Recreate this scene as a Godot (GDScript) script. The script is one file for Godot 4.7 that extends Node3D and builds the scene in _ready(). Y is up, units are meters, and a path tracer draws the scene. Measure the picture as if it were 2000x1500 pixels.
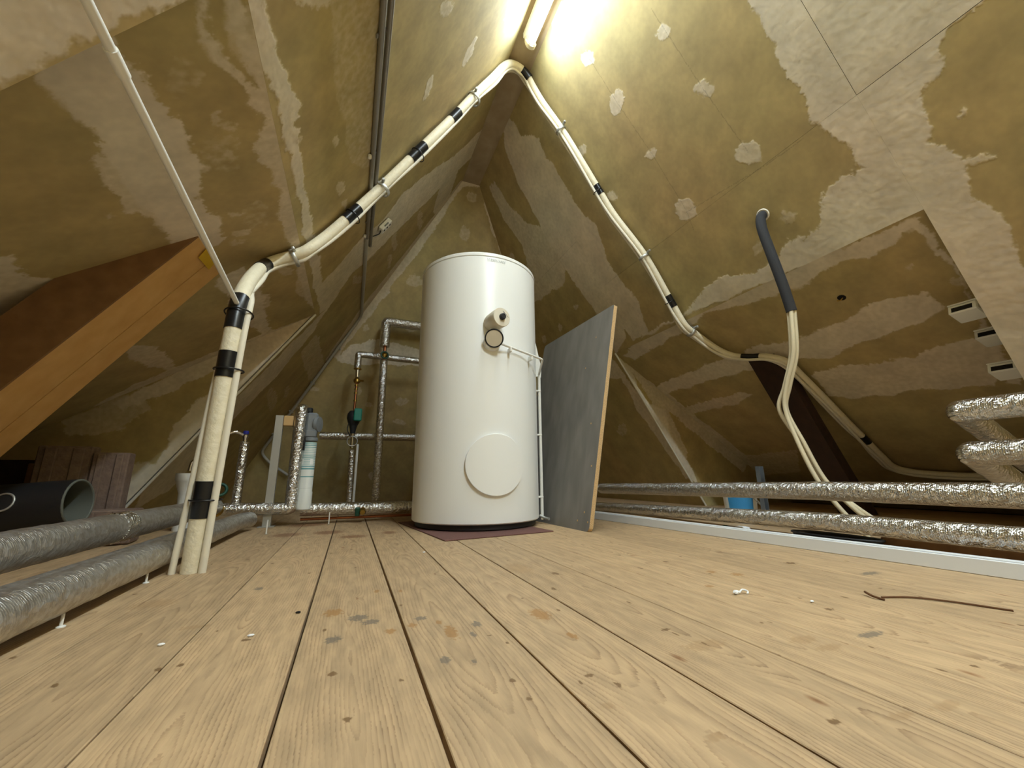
extends Node3D
# Attic plant room: low camera on a board floor, white storage tank, taped plasterboard slopes, one fluorescent batten in view on the ridge.

const RIDGE := 3.372        # height of the flat strip at the ridge
const PITCH := 1.53         # rise over run of the main slopes
const LEFT_TOP := 0.870     # x of the left slope at the ridge strip
const RIGHT_TOP := 1.059    # x of the right slope at the ridge strip
const LEFT_CREASE := Vector2(-0.344, 1.515)
const RIGHT_CREASE := Vector2(2.310, 1.458)
const LEFT_FLARE := 0.68
const RIGHT_FLARE := 0.66
const LEFT_NEAR := -0.915   # the recess on the left starts here ...
const LEFT_FAR := -3.18     # ... and ends here
const RIGHT_NEAR := -0.756
const RIGHT_FAR := -3.05
const HIP := 0.563          # how far the hipped end steps back for each metre down
const BEHIND := 2.2

const LAMP_ENERGY := 1.95
const UNSEEN_LAMP_ENERGY := 6.4  # unseen lamp behind the camera, strength chosen to light the near boards and tank

const PENCIL_LINES := {"right": [[1.282, 0.544, 1.262, 0.995], [1.262, 0.995, 1.229, 1.373], [1.747, 0.380, 1.737, 0.679], [1.737, 0.679, 1.710, 1.033], [1.710, 1.033, 1.705, 1.401], [1.705, 1.401, 1.731, 1.519], [1.714, 1.412, 1.177, 1.470], [1.177, 1.470, 0.991, 1.474]]}

const FLOOR_STAINS := [
	[-0.013, -1.073, 0.024, 0.026, 0], [0.101, -0.907, 0.012, 0.014, 0], [0.141, -0.923, 0.010, 0.012, 0], [0.196, -0.918, 0.008, 0.012, 0],
	[0.208, -0.855, 0.013, 0.039, 0], [0.041, -1.015, 0.023, 0.020, 1], [0.065, -0.977, 0.020, 0.016, 1], [-0.008, -0.906, 0.016, 0.018, 1],
	[0.164, -0.958, 0.014, 0.013, 1], [0.269, -0.877, 0.010, 0.017, 1], [0.246, -0.825, 0.007, 0.014, 1], [0.170, -0.739, 0.011, 0.015, 1],
	[0.214, -0.714, 0.005, 0.007, 1], [0.416, -0.879, 0.021, 0.040, 0], [0.420, -0.746, 0.009, 0.017, 0], [1.128, -0.966, 0.020, 0.018, 0],
	[1.084, -1.022, 0.015, 0.015, 0], [1.062, -1.199, 0.010, 0.013, 2], [0.942, -0.902, 0.011, 0.011, 0], [-0.003, -0.760, 0.009, 0.007, 2],
	[0.019, -0.621, 0.006, 0.006, 2], [0.092, -1.215, 0.008, 0.015, 0], [0.147, -1.192, 0.005, 0.015, 0], [0.341, -0.521, 0.011, 0.008, 3],
	[0.811, -0.523, 0.033, 0.011, 3], [0.804, -0.563, 0.034, 0.015, 3], [0.944, -0.530, 0.035, 0.011, 1], [0.670, -0.359, 0.029, 0.007, 3],
	[0.579, -0.383, 0.009, 0.006, 2], [0.621, -0.615, 0.051, 0.019, 3], [0.754, -0.349, 0.031, 0.008, 3], [1.033, -0.653, 0.013, 0.009, 2],
	[0.541, -1.315, 0.047, 0.078, 3], [0.624, -1.201, 0.012, 0.018, 2], [0.536, -1.050, 0.008, 0.013, 2], [0.423, -0.418, 0.017, 0.007, 3],
	[-0.092, -2.554, 0.080, 0.089, 4], [-0.292, -2.538, 0.077, 0.085, 4], [-0.235, -3.016, 0.124, 0.122, 4], [0.039, -2.325, 0.074, 0.057, 4],
	[-0.212, -1.374, 0.013, 0.018, 1], [-0.160, -0.970, 0.009, 0.006, 2], [-0.275, -1.090, 0.030, 0.014, 3], [-0.424, -1.318, 0.047, 0.040, 3],
	[-0.237, -0.890, 0.006, 0.006, 2], [0.364, -0.601, 0.007, 0.006, 2], [0.250, -0.632, 0.006, 0.006, 2], [0.606, -0.701, 0.011, 0.006, 2],
	[1.434, -1.007, 0.022, 0.016, 2], [1.508, -0.814, 0.042, 0.015, 1], [0.224, -2.407, 0.042, 0.063, 4],
]

const PLASTER_MARKS := {
	"left": [
		[0.6, 2.02, 1.60, 2.05, 1.61, 2.05, 1.63, 2.03, 1.65, 1.98, 1.66, 1.95, 1.66, 1.93, 1.64, 1.95, 1.63, 1.98, 1.61],
		[0.6, 1.68, 1.63, 1.69, 1.64, 1.69, 1.65, 1.67, 1.66, 1.66, 1.67, 1.64, 1.67, 1.63, 1.66, 1.64, 1.65, 1.66, 1.64],
		[0.6, 2.20, 1.59, 2.22, 1.59, 2.22, 1.61, 2.19, 1.62, 2.16, 1.63, 2.13, 1.63, 2.12, 1.62, 2.13, 1.61, 2.16, 1.59],
		[0.6, 1.89, 0.08, 1.90, 0.10, 1.87, 0.19, 1.82, 0.28, 1.77, 0.35, 1.75, 0.37, 1.76, 0.32, 1.80, 0.23, 1.85, 0.14],
		[0.6, 1.42, 0.96, 1.44, 0.96, 1.44, 0.99, 1.42, 1.02, 1.39, 1.05, 1.36, 1.06, 1.35, 1.04, 1.36, 1.01, 1.39, 0.98],
		[0.75, 1.71, 0.67, 1.75, 0.71, 1.86, 0.71, 1.88, 0.68, 1.81, 0.63, 1.73, 0.65],
		[0.75, 1.73, 1.01, 1.77, 1.05, 1.86, 1.06, 1.88, 1.03, 1.83, 0.99, 1.75, 0.99],
		[0.3, 1.06, 1.64, 1.15, 1.43, 1.63, 1.41, 2.05, 1.43, 1.90, 1.55, 1.35, 1.65],
		[0.85, 0.99, 1.80, 1.06, 1.75, 1.11, 1.66, 1.07, 1.61],
		[0.95, 0.91, 1.94, 0.94, 1.87, 1.16, 1.85, 1.30, 1.82, 1.37, 1.80, 1.42, 1.84, 1.68, 1.82, 1.88, 1.83, 2.59, 1.80, 3.29, 1.79, 3.24, 1.87, 1.80, 1.87, 1.30, 1.89],
		[1, 0.93, 2.57, 0.61, 2.31, 0.90, 1.63, 0.91, 2.06, 0.91, 2.40],
		[0.9, 2.91, -0.32, 2.84, 0.14, 2.85, 0.41, 2.71, 0.76, 2.65, 1.05, 2.75, 1.27, 2.72, 1.49, 2.80, 1.72, 2.82, 1.84, 3.27, 1.82, 3.27, 1.74, 3.10, 1.54, 3.17, 1.37, 3.15, 1.09, 3.19, 0.71, 3.17, 0.30, 3.23, -0.04, 3.09, -0.23],
		[0.9, 2.91, -0.32, 2.84, 0.14, 2.85, 0.41, 2.71, 0.76, 2.65, 1.05, 2.75, 1.27, 2.72, 1.49, 2.80, 1.72, 2.82, 1.84, 3.27, 1.82, 3.27, 1.74, 3.10, 1.54, 3.17, 1.37, 3.15, 1.09, 3.19, 0.71, 3.17, 0.30, 3.23, -0.04, 3.09, -0.23],
		[0.85, 2.92, 0.52, 2.96, 0.26, 3.58, 0.23, 3.85, 0.30, 3.56, 0.50],
		[0.8, 3.49, 0.10, 3.84, 0.81, 4.10, 1.46, 4.48, 1.90, 4.74, 1.86, 4.43, 1.37, 4.10, 0.69, 3.65, -0.02],
		[0.45, 3.37, 1.02, 3.50, 1.01, 3.53, 1.03, 3.46, 1.07, 3.31, 1.10, 3.18, 1.12, 3.10, 1.11, 3.12, 1.09, 3.22, 1.05],
		[0.45, 3.49, 0.67, 3.62, 0.65, 3.66, 0.66, 3.58, 0.70, 3.44, 0.75, 3.30, 0.78, 3.23, 0.78, 3.24, 0.75, 3.34, 0.71],
		[0.45, 3.46, 1.40, 3.49, 1.42, 3.44, 1.46, 3.34, 1.51, 3.25, 1.54, 3.20, 1.54, 3.21, 1.51, 3.28, 1.47, 3.38, 1.42],
		[0.45, 3.69, 1.06, 3.79, 1.05, 3.83, 1.06, 3.77, 1.09, 3.65, 1.11, 3.53, 1.13, 3.47, 1.12, 3.48, 1.10, 3.57, 1.08],
		[0.9, 3.27, 1.85, 3.27, 1.79, 3.46, 1.96, 3.58, 2.32, 3.54, 2.71, 3.63, 3.21, 3.36, 3.30, 3.18, 3.21, 3.24, 2.66],
		[0.5, 3.60, 2.10, 3.56, 1.92, 4.78, 1.92, 6.72, 2.01, 5.27, 2.13],
		[0.35, 4.10, 2.42, 4.26, 2.46, 4.27, 2.50, 4.14, 2.51, 3.93, 2.49, 3.76, 2.45, 3.69, 2.41, 3.74, 2.39, 3.89, 2.39],
		[0.35, 4.26, 2.31, 4.34, 2.33, 4.34, 2.35, 4.27, 2.36, 4.16, 2.35, 4.07, 2.33, 4.04, 2.32, 4.07, 2.30, 4.16, 2.30],
		[0.35, 6.43, 2.38, 6.57, 2.41, 6.50, 2.44, 6.27, 2.46, 6.00, 2.45, 5.82, 2.43, 5.79, 2.40, 5.92, 2.37, 6.17, 2.36],
	],
	"right": [
		[1, 0.87, 0.79, 0.91, 0.88, 0.92, 0.98, 0.90, 1.09, 0.92, 1.14, 0.92, 1.26, 0.91, 1.34, 0.93, 1.41, 0.88, 1.56, 0.85, 1.71, 0.95, 1.69, 1.02, 1.71, 1.07, 1.75, 1.09, 1.82, 0.98, 2.00, 0.77, 1.99, 0.78, 2.75, 0.80, 3.07, 0.60, 2.53, 0.59, 2.29, 0.58, 2.15, 0.59, 2.04, 0.62, 1.98, 0.58, 1.87, 0.61, 1.78, 0.65, 1.76, 0.63, 1.67, 0.60, 1.59, 0.55, 1.57, 0.50, 1.55, 0.51, 1.51, 0.46, 1.47, 0.38, 1.48, 0.35, 1.48, 0.32, 1.40],
		[1, 1.92, 1.85, 1.80, 1.82, 1.54, 1.89, 1.37, 1.88, 1.27, 1.83, 1.13, 1.84, 1.05, 1.76, 0.85, 1.72, 0.79, 1.87, 0.77, 1.99, 1.49, 1.96, 1.99, 1.94, 2.41, 1.94, 2.66, 1.94, 2.60, 1.91, 2.13, 1.93],
		[0.55, 0.57, 1.20, 0.50, 1.28, 0.55, 1.39, 0.60, 1.32],
		[0.8, 1.26, 0.69, 1.28, 0.70, 1.31, 0.69, 1.32, 0.67, 1.32, 0.64, 1.31, 0.62, 1.28, 0.62, 1.26, 0.64, 1.25, 0.66],
		[0.8, 1.71, 0.42, 1.74, 0.43, 1.77, 0.41, 1.80, 0.39, 1.80, 0.35, 1.77, 0.33, 1.74, 0.34, 1.71, 0.36, 1.70, 0.39],
		[0.8, 1.22, 1.03, 1.24, 1.04, 1.27, 1.03, 1.30, 1.00, 1.31, 0.97, 1.29, 0.95, 1.27, 0.96, 1.24, 0.98, 1.22, 1.00],
		[0.8, 1.69, 0.72, 1.73, 0.73, 1.77, 0.73, 1.80, 0.70, 1.79, 0.66, 1.77, 0.63, 1.73, 0.63, 1.69, 0.65, 1.68, 0.68],
		[0.8, 1.68, 1.05, 1.70, 1.06, 1.72, 1.06, 1.74, 1.04, 1.74, 1.02, 1.73, 1.01, 1.71, 1.01, 1.69, 1.02, 1.68, 1.03],
		[0.8, 1.18, 1.41, 1.20, 1.43, 1.25, 1.42, 1.28, 1.39, 1.29, 1.35, 1.27, 1.32, 1.23, 1.32, 1.19, 1.34, 1.17, 1.38],
		[0.8, 1.65, 1.43, 1.68, 1.46, 1.73, 1.45, 1.77, 1.42, 1.77, 1.38, 1.75, 1.35, 1.70, 1.34, 1.66, 1.36, 1.64, 1.40],
		[0.8, 2.11, 1.06, 2.14, 1.07, 2.17, 1.06, 2.20, 1.04, 2.20, 1.02, 2.18, 1.00, 2.15, 1.00, 2.12, 1.01, 2.11, 1.03],
		[0.8, 2.14, 0.70, 2.16, 0.71, 2.19, 0.71, 2.21, 0.69, 2.21, 0.66, 2.19, 0.65, 2.16, 0.64, 2.13, 0.66, 2.12, 0.68],
		[0.8, 1.74, 0.10, 1.78, 0.12, 1.83, 0.11, 1.85, 0.07, 1.84, 0.03, 1.80, -0.00, 1.75, -0.01, 1.71, 0.02, 1.71, 0.06],
		[0.8, 0.51, 1.92, 0.52, 1.92, 0.55, 1.91, 0.58, 1.89, 0.59, 1.87, 0.59, 1.86, 0.57, 1.87, 0.54, 1.89, 0.52, 1.91],
		[0.8, 0.53, 1.74, 0.54, 1.74, 0.54, 1.74, 0.55, 1.74, 0.55, 1.73, 0.54, 1.73, 0.54, 1.72, 0.53, 1.73, 0.53, 1.73],
		[0.5, 1.19, 1.75, 1.21, 1.76, 1.23, 1.75, 1.25, 1.74, 1.26, 1.72, 1.25, 1.71, 1.23, 1.70, 1.21, 1.71, 1.19, 1.73],
		[0.5, 1.42, 1.80, 1.44, 1.81, 1.46, 1.82, 1.47, 1.81, 1.47, 1.78, 1.46, 1.76, 1.44, 1.75, 1.42, 1.76, 1.41, 1.77],
		[0.5, 1.30, 2.04, 1.32, 2.05, 1.36, 2.04, 1.40, 2.02, 1.42, 2.00, 1.41, 1.98, 1.38, 1.98, 1.33, 2.00, 1.31, 2.02],
		[0.95, 2.69, -0.00, 2.64, 0.08, 2.63, 0.22, 2.48, 0.36, 2.53, 0.49, 2.50, 0.63, 2.50, 0.78, 2.49, 0.97, 2.43, 1.09, 2.52, 1.30, 2.51, 1.52, 2.48, 1.70, 2.54, 1.91, 2.76, 1.93, 2.77, 1.63, 2.82, 1.34, 2.81, 1.02, 2.82, 0.65, 2.81, 0.33, 2.78, 0.08],
		[0.95, 2.69, -0.00, 2.70, 0.19, 2.69, 0.55, 2.68, 0.91, 2.66, 1.27, 2.68, 1.66, 2.80, 1.89, 3.06, 1.96, 2.98, 1.60, 3.04, 1.29, 3.04, 1.04, 3.03, 0.71, 2.98, 0.36, 2.91, 0.12],
		[0.85, 3.13, 0.70, 2.96, 0.82, 2.71, 0.87, 2.65, 1.04, 2.88, 1.12, 3.24, 1.25, 3.78, 1.19, 3.61, 0.98, 3.44, 0.74, 3.48, 0.45, 3.42, 0.15, 3.28, 0.16, 3.30, 0.35, 3.25, 0.53],
		[0.6, 3.67, 0.75, 3.70, 0.76, 3.74, 0.75, 3.78, 0.73, 3.78, 0.71, 3.75, 0.69, 3.71, 0.69, 3.67, 0.71, 3.66, 0.73],
		[0.6, 3.16, 1.47, 3.18, 1.48, 3.21, 1.48, 3.23, 1.47, 3.23, 1.45, 3.22, 1.44, 3.19, 1.44, 3.17, 1.44, 3.15, 1.46],
		[0.6, 3.58, 1.55, 3.61, 1.56, 3.65, 1.57, 3.66, 1.56, 3.66, 1.54, 3.63, 1.51, 3.60, 1.50, 3.57, 1.51, 3.56, 1.52],
		[0.6, 3.98, 1.54, 4.01, 1.56, 4.05, 1.56, 4.07, 1.55, 4.07, 1.53, 4.04, 1.51, 4.00, 1.50, 3.97, 1.51, 3.96, 1.52],
		[0.9, 3.12, 1.98, 2.97, 3.16, 3.10, 3.16, 3.15, 2.88, 3.20, 2.48, 3.16, 2.18, 3.41, 2.13, 3.23, 1.91],
		[0.4, 3.53, 2.64, 3.59, 2.68, 3.65, 2.70, 3.69, 2.68, 3.70, 2.65, 3.65, 2.61, 3.59, 2.58, 3.53, 2.58, 3.51, 2.60],
		[0.4, 4.09, 2.71, 4.15, 2.74, 4.22, 2.76, 4.27, 2.75, 4.28, 2.71, 4.23, 2.67, 4.16, 2.65, 4.10, 2.65, 4.07, 2.67],
	],
	"leftrec": [
		[1, 0.52, 0.42, 0.49, 0.40, 0.43, 0.27, 0.63, 0.23, 0.75, 0.23, 0.87, 0.22, 1.02, 0.26, 1.34, 0.25, 1.37, 0.29, 1.34, 0.41, 0.80, 0.41, 0.60, 0.40],
		[0.7, 0.50, 0.41, 0.54, 0.42, 0.60, 0.41, 0.65, 0.40, 0.51, 0.40],
		[0.75, 0.76, 0.43, 0.76, 0.41, 0.87, 0.41, 1.10, 0.41, 1.23, 0.41, 1.12, 0.42, 1.04, 0.44, 1.05, 0.46, 0.99, 0.45, 0.92, 0.45, 0.87, 0.46],
		[0.8, 0.35, 0.10, 0.44, 0.11, 0.52, 0.11, 0.55, 0.09, 0.60, 0.06, 0.66, 0.04, 0.65, 0.02, 0.58, 0.04, 0.53, 0.07, 0.50, 0.08, 0.43, 0.09, 0.34, 0.09],
		[0.8, 0.33, 0.04, 0.33, 0.01, 0.69, -0.01, 1.18, -0.03, 2.58, -0.02, 2.30, 0.03, 1.67, 0.04, 1.32, 0.05, 1.14, 0.04, 0.98, 0.04, 0.86, 0.07, 0.76, 0.03, 0.67, 0.06, 0.61, 0.02, 0.45, 0.05],
		[0.45, 0.40, -0.03, 0.35, 0.05, 0.50, 0.06, 0.61, -0.00],
		[0.9, 1.70, 0.37, 1.63, 0.35, 1.60, 0.24, 1.76, 0.22, 2.49, 0.26, 2.58, 0.33, 2.17, 0.34, 1.85, 0.35],
		[0.6, 1.75, 0.23, 1.75, 0.17, 1.92, 0.22, 2.10, 0.20, 2.22, 0.25, 2.60, 0.26, 2.59, 0.30, 2.10, 0.27],
		[0.7, 2.04, 0.82, 1.97, 0.77, 2.08, 0.73, 2.52, 0.76, 2.54, 0.72, 2.66, 0.79, 2.41, 0.80, 2.24, 0.84],
		[0.9, 0.96, 0.78, 1.07, 0.75, 1.09, 0.74, 1.21, 0.76, 1.27, 0.72, 1.35, 0.71, 1.38, 0.70, 1.39, 0.84, 1.41, 0.93, 1.38, 1.00],
		[0.8, 2.60, -0.07, 2.49, 0.63, 2.49, 0.95, 2.63, 1.26, 2.91, 1.34, 2.84, 1.03, 2.82, 0.68, 2.72, -0.08],
		[0.5, 1.03, 0.49, 1.04, 0.49, 1.04, 0.50, 1.03, 0.50, 1.02, 0.50, 1.02, 0.50, 1.01, 0.49, 1.01, 0.49, 1.02, 0.49],
		[0.5, 1.33, 0.47, 1.33, 0.48, 1.33, 0.48, 1.32, 0.49, 1.31, 0.49, 1.30, 0.49, 1.30, 0.48, 1.31, 0.48, 1.32, 0.47],
		[0.5, 1.20, 0.18, 1.21, 0.19, 1.21, 0.20, 1.20, 0.21, 1.18, 0.22, 1.17, 0.22, 1.17, 0.21, 1.17, 0.19, 1.19, 0.18],
		[0.5, 1.34, 0.17, 1.36, 0.18, 1.36, 0.20, 1.34, 0.22, 1.31, 0.23, 1.30, 0.23, 1.29, 0.21, 1.30, 0.19, 1.32, 0.17],
		[0.5, 1.40, 0.21, 1.41, 0.21, 1.41, 0.22, 1.40, 0.24, 1.39, 0.24, 1.37, 0.24, 1.37, 0.23, 1.38, 0.22, 1.39, 0.21],
		[0.5, 0.71, 0.12, 0.74, 0.13, 0.74, 0.14, 0.74, 0.15, 0.72, 0.15, 0.69, 0.14, 0.68, 0.13, 0.68, 0.12, 0.69, 0.12],
		[0.5, 0.76, 0.11, 0.78, 0.12, 0.78, 0.13, 0.78, 0.13, 0.76, 0.14, 0.74, 0.13, 0.73, 0.12, 0.73, 0.11, 0.74, 0.11],
		[0.5, 0.87, 0.12, 0.88, 0.13, 0.88, 0.14, 0.87, 0.15, 0.86, 0.16, 0.85, 0.15, 0.84, 0.14, 0.85, 0.13, 0.86, 0.12],
		[0.5, 0.90, 0.21, 0.91, 0.21, 0.92, 0.22, 0.91, 0.23, 0.89, 0.24, 0.88, 0.23, 0.87, 0.22, 0.87, 0.21, 0.88, 0.21],
		[0.5, 2.09, 0.00, 2.18, 0.02, 2.20, 0.04, 2.16, 0.07, 2.07, 0.07, 1.98, 0.06, 1.92, 0.04, 1.93, 0.02, 1.99, 0.00],
		[0.5, 1.83, 0.05, 1.85, 0.06, 1.85, 0.09, 1.82, 0.11, 1.78, 0.12, 1.75, 0.12, 1.74, 0.10, 1.76, 0.08, 1.79, 0.06],
		[0.5, 2.03, 0.27, 2.06, 0.29, 2.04, 0.33, 1.98, 0.37, 1.92, 0.38, 1.87, 0.37, 1.86, 0.34, 1.90, 0.30, 1.96, 0.27],
		[0.18, 0.88, 0.11, 0.92, 0.13, 0.93, 0.17, 0.90, 0.21, 0.85, 0.22, 0.81, 0.21, 0.79, 0.18, 0.79, 0.14, 0.83, 0.11],
		[0.18, 0.56, 0.15, 0.60, 0.17, 0.62, 0.20, 0.61, 0.21, 0.57, 0.22, 0.53, 0.21, 0.50, 0.18, 0.50, 0.16, 0.52, 0.15],
		[0.18, 1.26, 0.08, 1.32, 0.10, 1.34, 0.14, 1.31, 0.17, 1.24, 0.18, 1.17, 0.17, 1.13, 0.14, 1.14, 0.11, 1.19, 0.08],
	],
	"rightrec": [
		[0.95, 2.41, 0.05, 2.00, -0.04, 0.88, -0.02, 0.17, 0.02, 0.19, 0.06, 0.32, 0.08, 0.43, 0.11, 0.53, 0.06, 0.78, 0.10, 1.16, 0.07, 1.37, 0.01, 1.68, 0.07, 2.32, 0.13],
		[0.9, 2.76, 0.55, 2.28, 0.43, 1.65, 0.39, 1.41, 0.40, 1.26, 0.36, 1.12, 0.41, 0.83, 0.41, 0.53, 0.35, 0.44, 0.35, 0.35, 0.38, 0.33, 0.49, 0.46, 0.55, 0.60, 0.55, 0.73, 0.55, 0.97, 0.61, 1.13, 0.56, 1.43, 0.55, 1.91, 0.54, 2.45, 0.57],
		[0.85, 1.16, 0.72, 0.96, 0.69, 0.81, 0.72, 0.56, 0.73, 0.44, 0.70, 0.31, 0.71, 0.32, 0.93, 0.41, 1.02, 0.70, 0.99, 0.97, 0.98, 1.18, 0.92],
		[0.75, 2.59, 0.76, 2.00, 0.74, 1.72, 0.72, 1.66, 0.77, 1.87, 0.84, 2.20, 0.83, 2.62, 0.91],
		[0.75, 2.57, 0.15, 2.60, 0.66, 2.58, 1.29, 2.54, 1.73, 2.36, 1.61, 2.37, 1.17, 2.40, 0.58, 2.50, 0.13],
		[0.5, 2.39, 1.47, 1.80, 1.44, 2.01, 1.72, 2.49, 1.79],
		[0.5, 0.75, 0.10, 0.78, 0.11, 0.82, 0.11, 0.85, 0.08, 0.86, 0.05, 0.84, 0.03, 0.81, 0.02, 0.77, 0.04, 0.75, 0.07],
		[0.5, 0.68, 0.08, 0.70, 0.09, 0.72, 0.08, 0.74, 0.07, 0.74, 0.05, 0.73, 0.04, 0.71, 0.04, 0.69, 0.05, 0.68, 0.06],
		[0.5, 0.20, 0.07, 0.22, 0.09, 0.24, 0.09, 0.26, 0.07, 0.26, 0.05, 0.24, 0.02, 0.22, 0.01, 0.21, 0.02, 0.20, 0.04],
		[0.5, 0.20, 0.39, 0.22, 0.41, 0.24, 0.40, 0.26, 0.39, 0.27, 0.37, 0.26, 0.35, 0.24, 0.35, 0.22, 0.35, 0.20, 0.37],
		[0.5, 0.17, 0.33, 0.18, 0.34, 0.20, 0.34, 0.21, 0.33, 0.21, 0.32, 0.21, 0.30, 0.19, 0.30, 0.18, 0.31, 0.17, 0.32],
		[0.5, 0.34, 0.23, 0.35, 0.24, 0.36, 0.25, 0.36, 0.24, 0.36, 0.23, 0.35, 0.22, 0.34, 0.21, 0.33, 0.21, 0.33, 0.22],
		[0.9, 0.17, 0.02, 0.32, 1.05, 0.36, 1.03, 0.23, 0.41, 0.21, 0.05],
	],
	"leftcheek": [
		[1, 0.05, 1.53, 0.26, 1.30, 0.38, 1.17, 0.51, 0.99, 0.70, 0.85, 0.83, 0.64, 0.85, 0.51, 0.89, 0.39, 1.03, 0.39, 1.06, 0.27, 0.98, 0.13, 0.92, 0.21, 0.57, 0.75],
		[0.9, 0.04, 1.55, 0.40, 1.36, 0.73, 1.10, 1.05, 0.86, 1.16, 0.75, 1.11, 0.72, 0.89, 0.85, 0.67, 1.02, 0.58, 1.02, 0.51, 0.95, 0.58, 0.89, 0.38, 1.14],
		[0.55, 1.05, 0.86, 1.38, 0.63, 1.34, 0.56, 1.11, 0.59, 0.98, 0.73, 1.01, 0.81],
	],
	"rightcheek": [
		[0.95, 0.07, 1.41, 0.24, 1.32, 0.48, 0.97, 0.67, 0.93, 0.70, 0.68, 0.87, 0.43, 1.00, 0.23, 0.90, 0.24, 0.53, 0.82],
		[0.8, 0.11, 1.40, 0.60, 1.00, 1.24, 0.56, 1.63, 0.32, 1.78, 0.43, 1.38, 0.67, 0.71, 1.10, 0.14, 1.42],
		[0.7, 0.38, 1.20, 0.68, 0.99, 0.83, 0.63, 0.91, 0.53, 0.82, 0.33, 0.69, 0.58, 0.54, 0.93],
	],
	"gable": [
		[0.95, 2.27, 0.09, 2.45, 0.04, 2.51, 0.14, 2.26, 0.17],
		[0.9, 2.25, 0.11, 1.76, 0.84, 1.32, 1.47, 1.09, 1.89, 1.16, 1.93, 1.43, 1.53, 1.86, 0.89, 2.31, 0.13],
		[0.9, 1.15, 1.93, 1.32, 1.79, 1.47, 1.72, 1.61, 1.70, 2.07, 1.77, 2.09, 1.93, 1.39, 1.97, 1.20, 1.97],
		[0.85, 2.50, 0.18, 2.62, 0.42, 2.84, 0.72, 2.90, 0.69, 2.68, 0.39, 2.54, 0.16],
		[0.5, 2.01, 1.09, 1.99, 1.12, 1.93, 1.15, 1.86, 1.15, 1.82, 1.13, 1.81, 1.10, 1.85, 1.07, 1.92, 1.05, 1.98, 1.06],
		[0.5, 2.00, 1.54, 1.99, 1.57, 1.94, 1.60, 1.89, 1.60, 1.85, 1.57, 1.85, 1.54, 1.88, 1.51, 1.93, 1.50, 1.98, 1.51],
		[0.5, 2.44, 0.23, 2.43, 0.26, 2.40, 0.29, 2.36, 0.29, 2.34, 0.27, 2.33, 0.24, 2.35, 0.21, 2.39, 0.20, 2.42, 0.21],
		[0.5, 2.30, 0.15, 2.29, 0.17, 2.27, 0.18, 2.24, 0.19, 2.22, 0.18, 2.22, 0.16, 2.23, 0.14, 2.26, 0.13, 2.29, 0.14],
		[0.5, 2.43, 0.56, 2.43, 0.61, 2.40, 0.64, 2.36, 0.64, 2.32, 0.61, 2.32, 0.56, 2.33, 0.51, 2.37, 0.50, 2.41, 0.52],
		[0.5, 1.59, 2.38, 1.58, 2.40, 1.56, 2.41, 1.53, 2.41, 1.51, 2.39, 1.51, 2.37, 1.52, 2.35, 1.55, 2.35, 1.57, 2.36],
		[0.5, 1.45, 2.25, 1.44, 2.28, 1.42, 2.30, 1.40, 2.29, 1.38, 2.27, 1.38, 2.24, 1.39, 2.21, 1.42, 2.20, 1.44, 2.22],
		[0.5, 1.99, 2.33, 1.97, 2.36, 1.92, 2.37, 1.87, 2.37, 1.83, 2.35, 1.83, 2.32, 1.86, 2.29, 1.91, 2.29, 1.96, 2.30],
		[0.5, 1.99, 2.56, 1.97, 2.58, 1.92, 2.59, 1.86, 2.59, 1.83, 2.57, 1.82, 2.55, 1.86, 2.53, 1.91, 2.53, 1.96, 2.54],
		[0.5, 1.02, 2.25, 1.01, 2.27, 0.98, 2.28, 0.94, 2.28, 0.92, 2.27, 0.92, 2.25, 0.94, 2.23, 0.97, 2.22, 1.00, 2.23],
		[0.5, 1.68, 3.19, 1.67, 3.23, 1.65, 3.25, 1.63, 3.24, 1.61, 3.21, 1.60, 3.17, 1.62, 3.14, 1.64, 3.13, 1.66, 3.15],
		[0.5, 1.46, 1.60, 1.46, 1.62, 1.44, 1.63, 1.43, 1.63, 1.41, 1.62, 1.41, 1.60, 1.42, 1.58, 1.44, 1.58, 1.45, 1.59],
	],
}

var mats := {}
var taken := {}
var rng := RandomNumberGenerator.new()
var tone_noise: PackedByteArray
var fine_noise: PackedByteArray
var wide_noise: PackedByteArray


func _ready() -> void:
	rng.seed = 11
	set_view()
	make_noise()
	make_materials()
	build_room()
	build_floor()
	build_rafters()
	build_lamp()
	build_tank()
	build_long_pipes()
	build_pipework()
	build_bundle()
	build_conduits()
	build_hose()
	build_sheet_board()
	build_eaves_things()
	build_small_things()


func set_view() -> void:
	var yaw := 0.3812
	var tilt := 0.2286
	var roll := -0.0076
	var ahead := Vector3(sin(yaw) * cos(tilt), sin(tilt), -cos(yaw) * cos(tilt))
	var right := Vector3(cos(yaw), 0, sin(yaw))
	var up := right.cross(ahead)
	var cam := Camera3D.new()
	cam.name = "camera"
	cam.transform = Transform3D(Basis(right * cos(roll) + up * sin(roll), up * cos(roll) - right * sin(roll), -ahead), Vector3(0, 0.3, 0))
	cam.fov = 2.0 * rad_to_deg(atan(750.0 / 771.8))
	cam.near = 0.02
	cam.current = true
	add_child(cam)
	var env := Environment.new()
	env.background_mode = Environment.BG_COLOR
	env.background_color = Color(0, 0, 0)
	env.tonemap_mode = Environment.TONE_MAPPER_LINEAR
	env.tonemap_exposure = 1.0
	env.sdfgi_enabled = true
	env.ssao_enabled = true
	env.ssil_enabled = true
	var around := WorldEnvironment.new()
	around.name = "surroundings"
	around.environment = env
	add_child(around)


# ---------------------------------------------------------------- nodes

func numbered(called: String) -> String:
	taken[called] = taken.get(called, -1) + 1
	return called if taken[called] == 0 else "%s_%03d" % [called, taken[called]]


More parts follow.
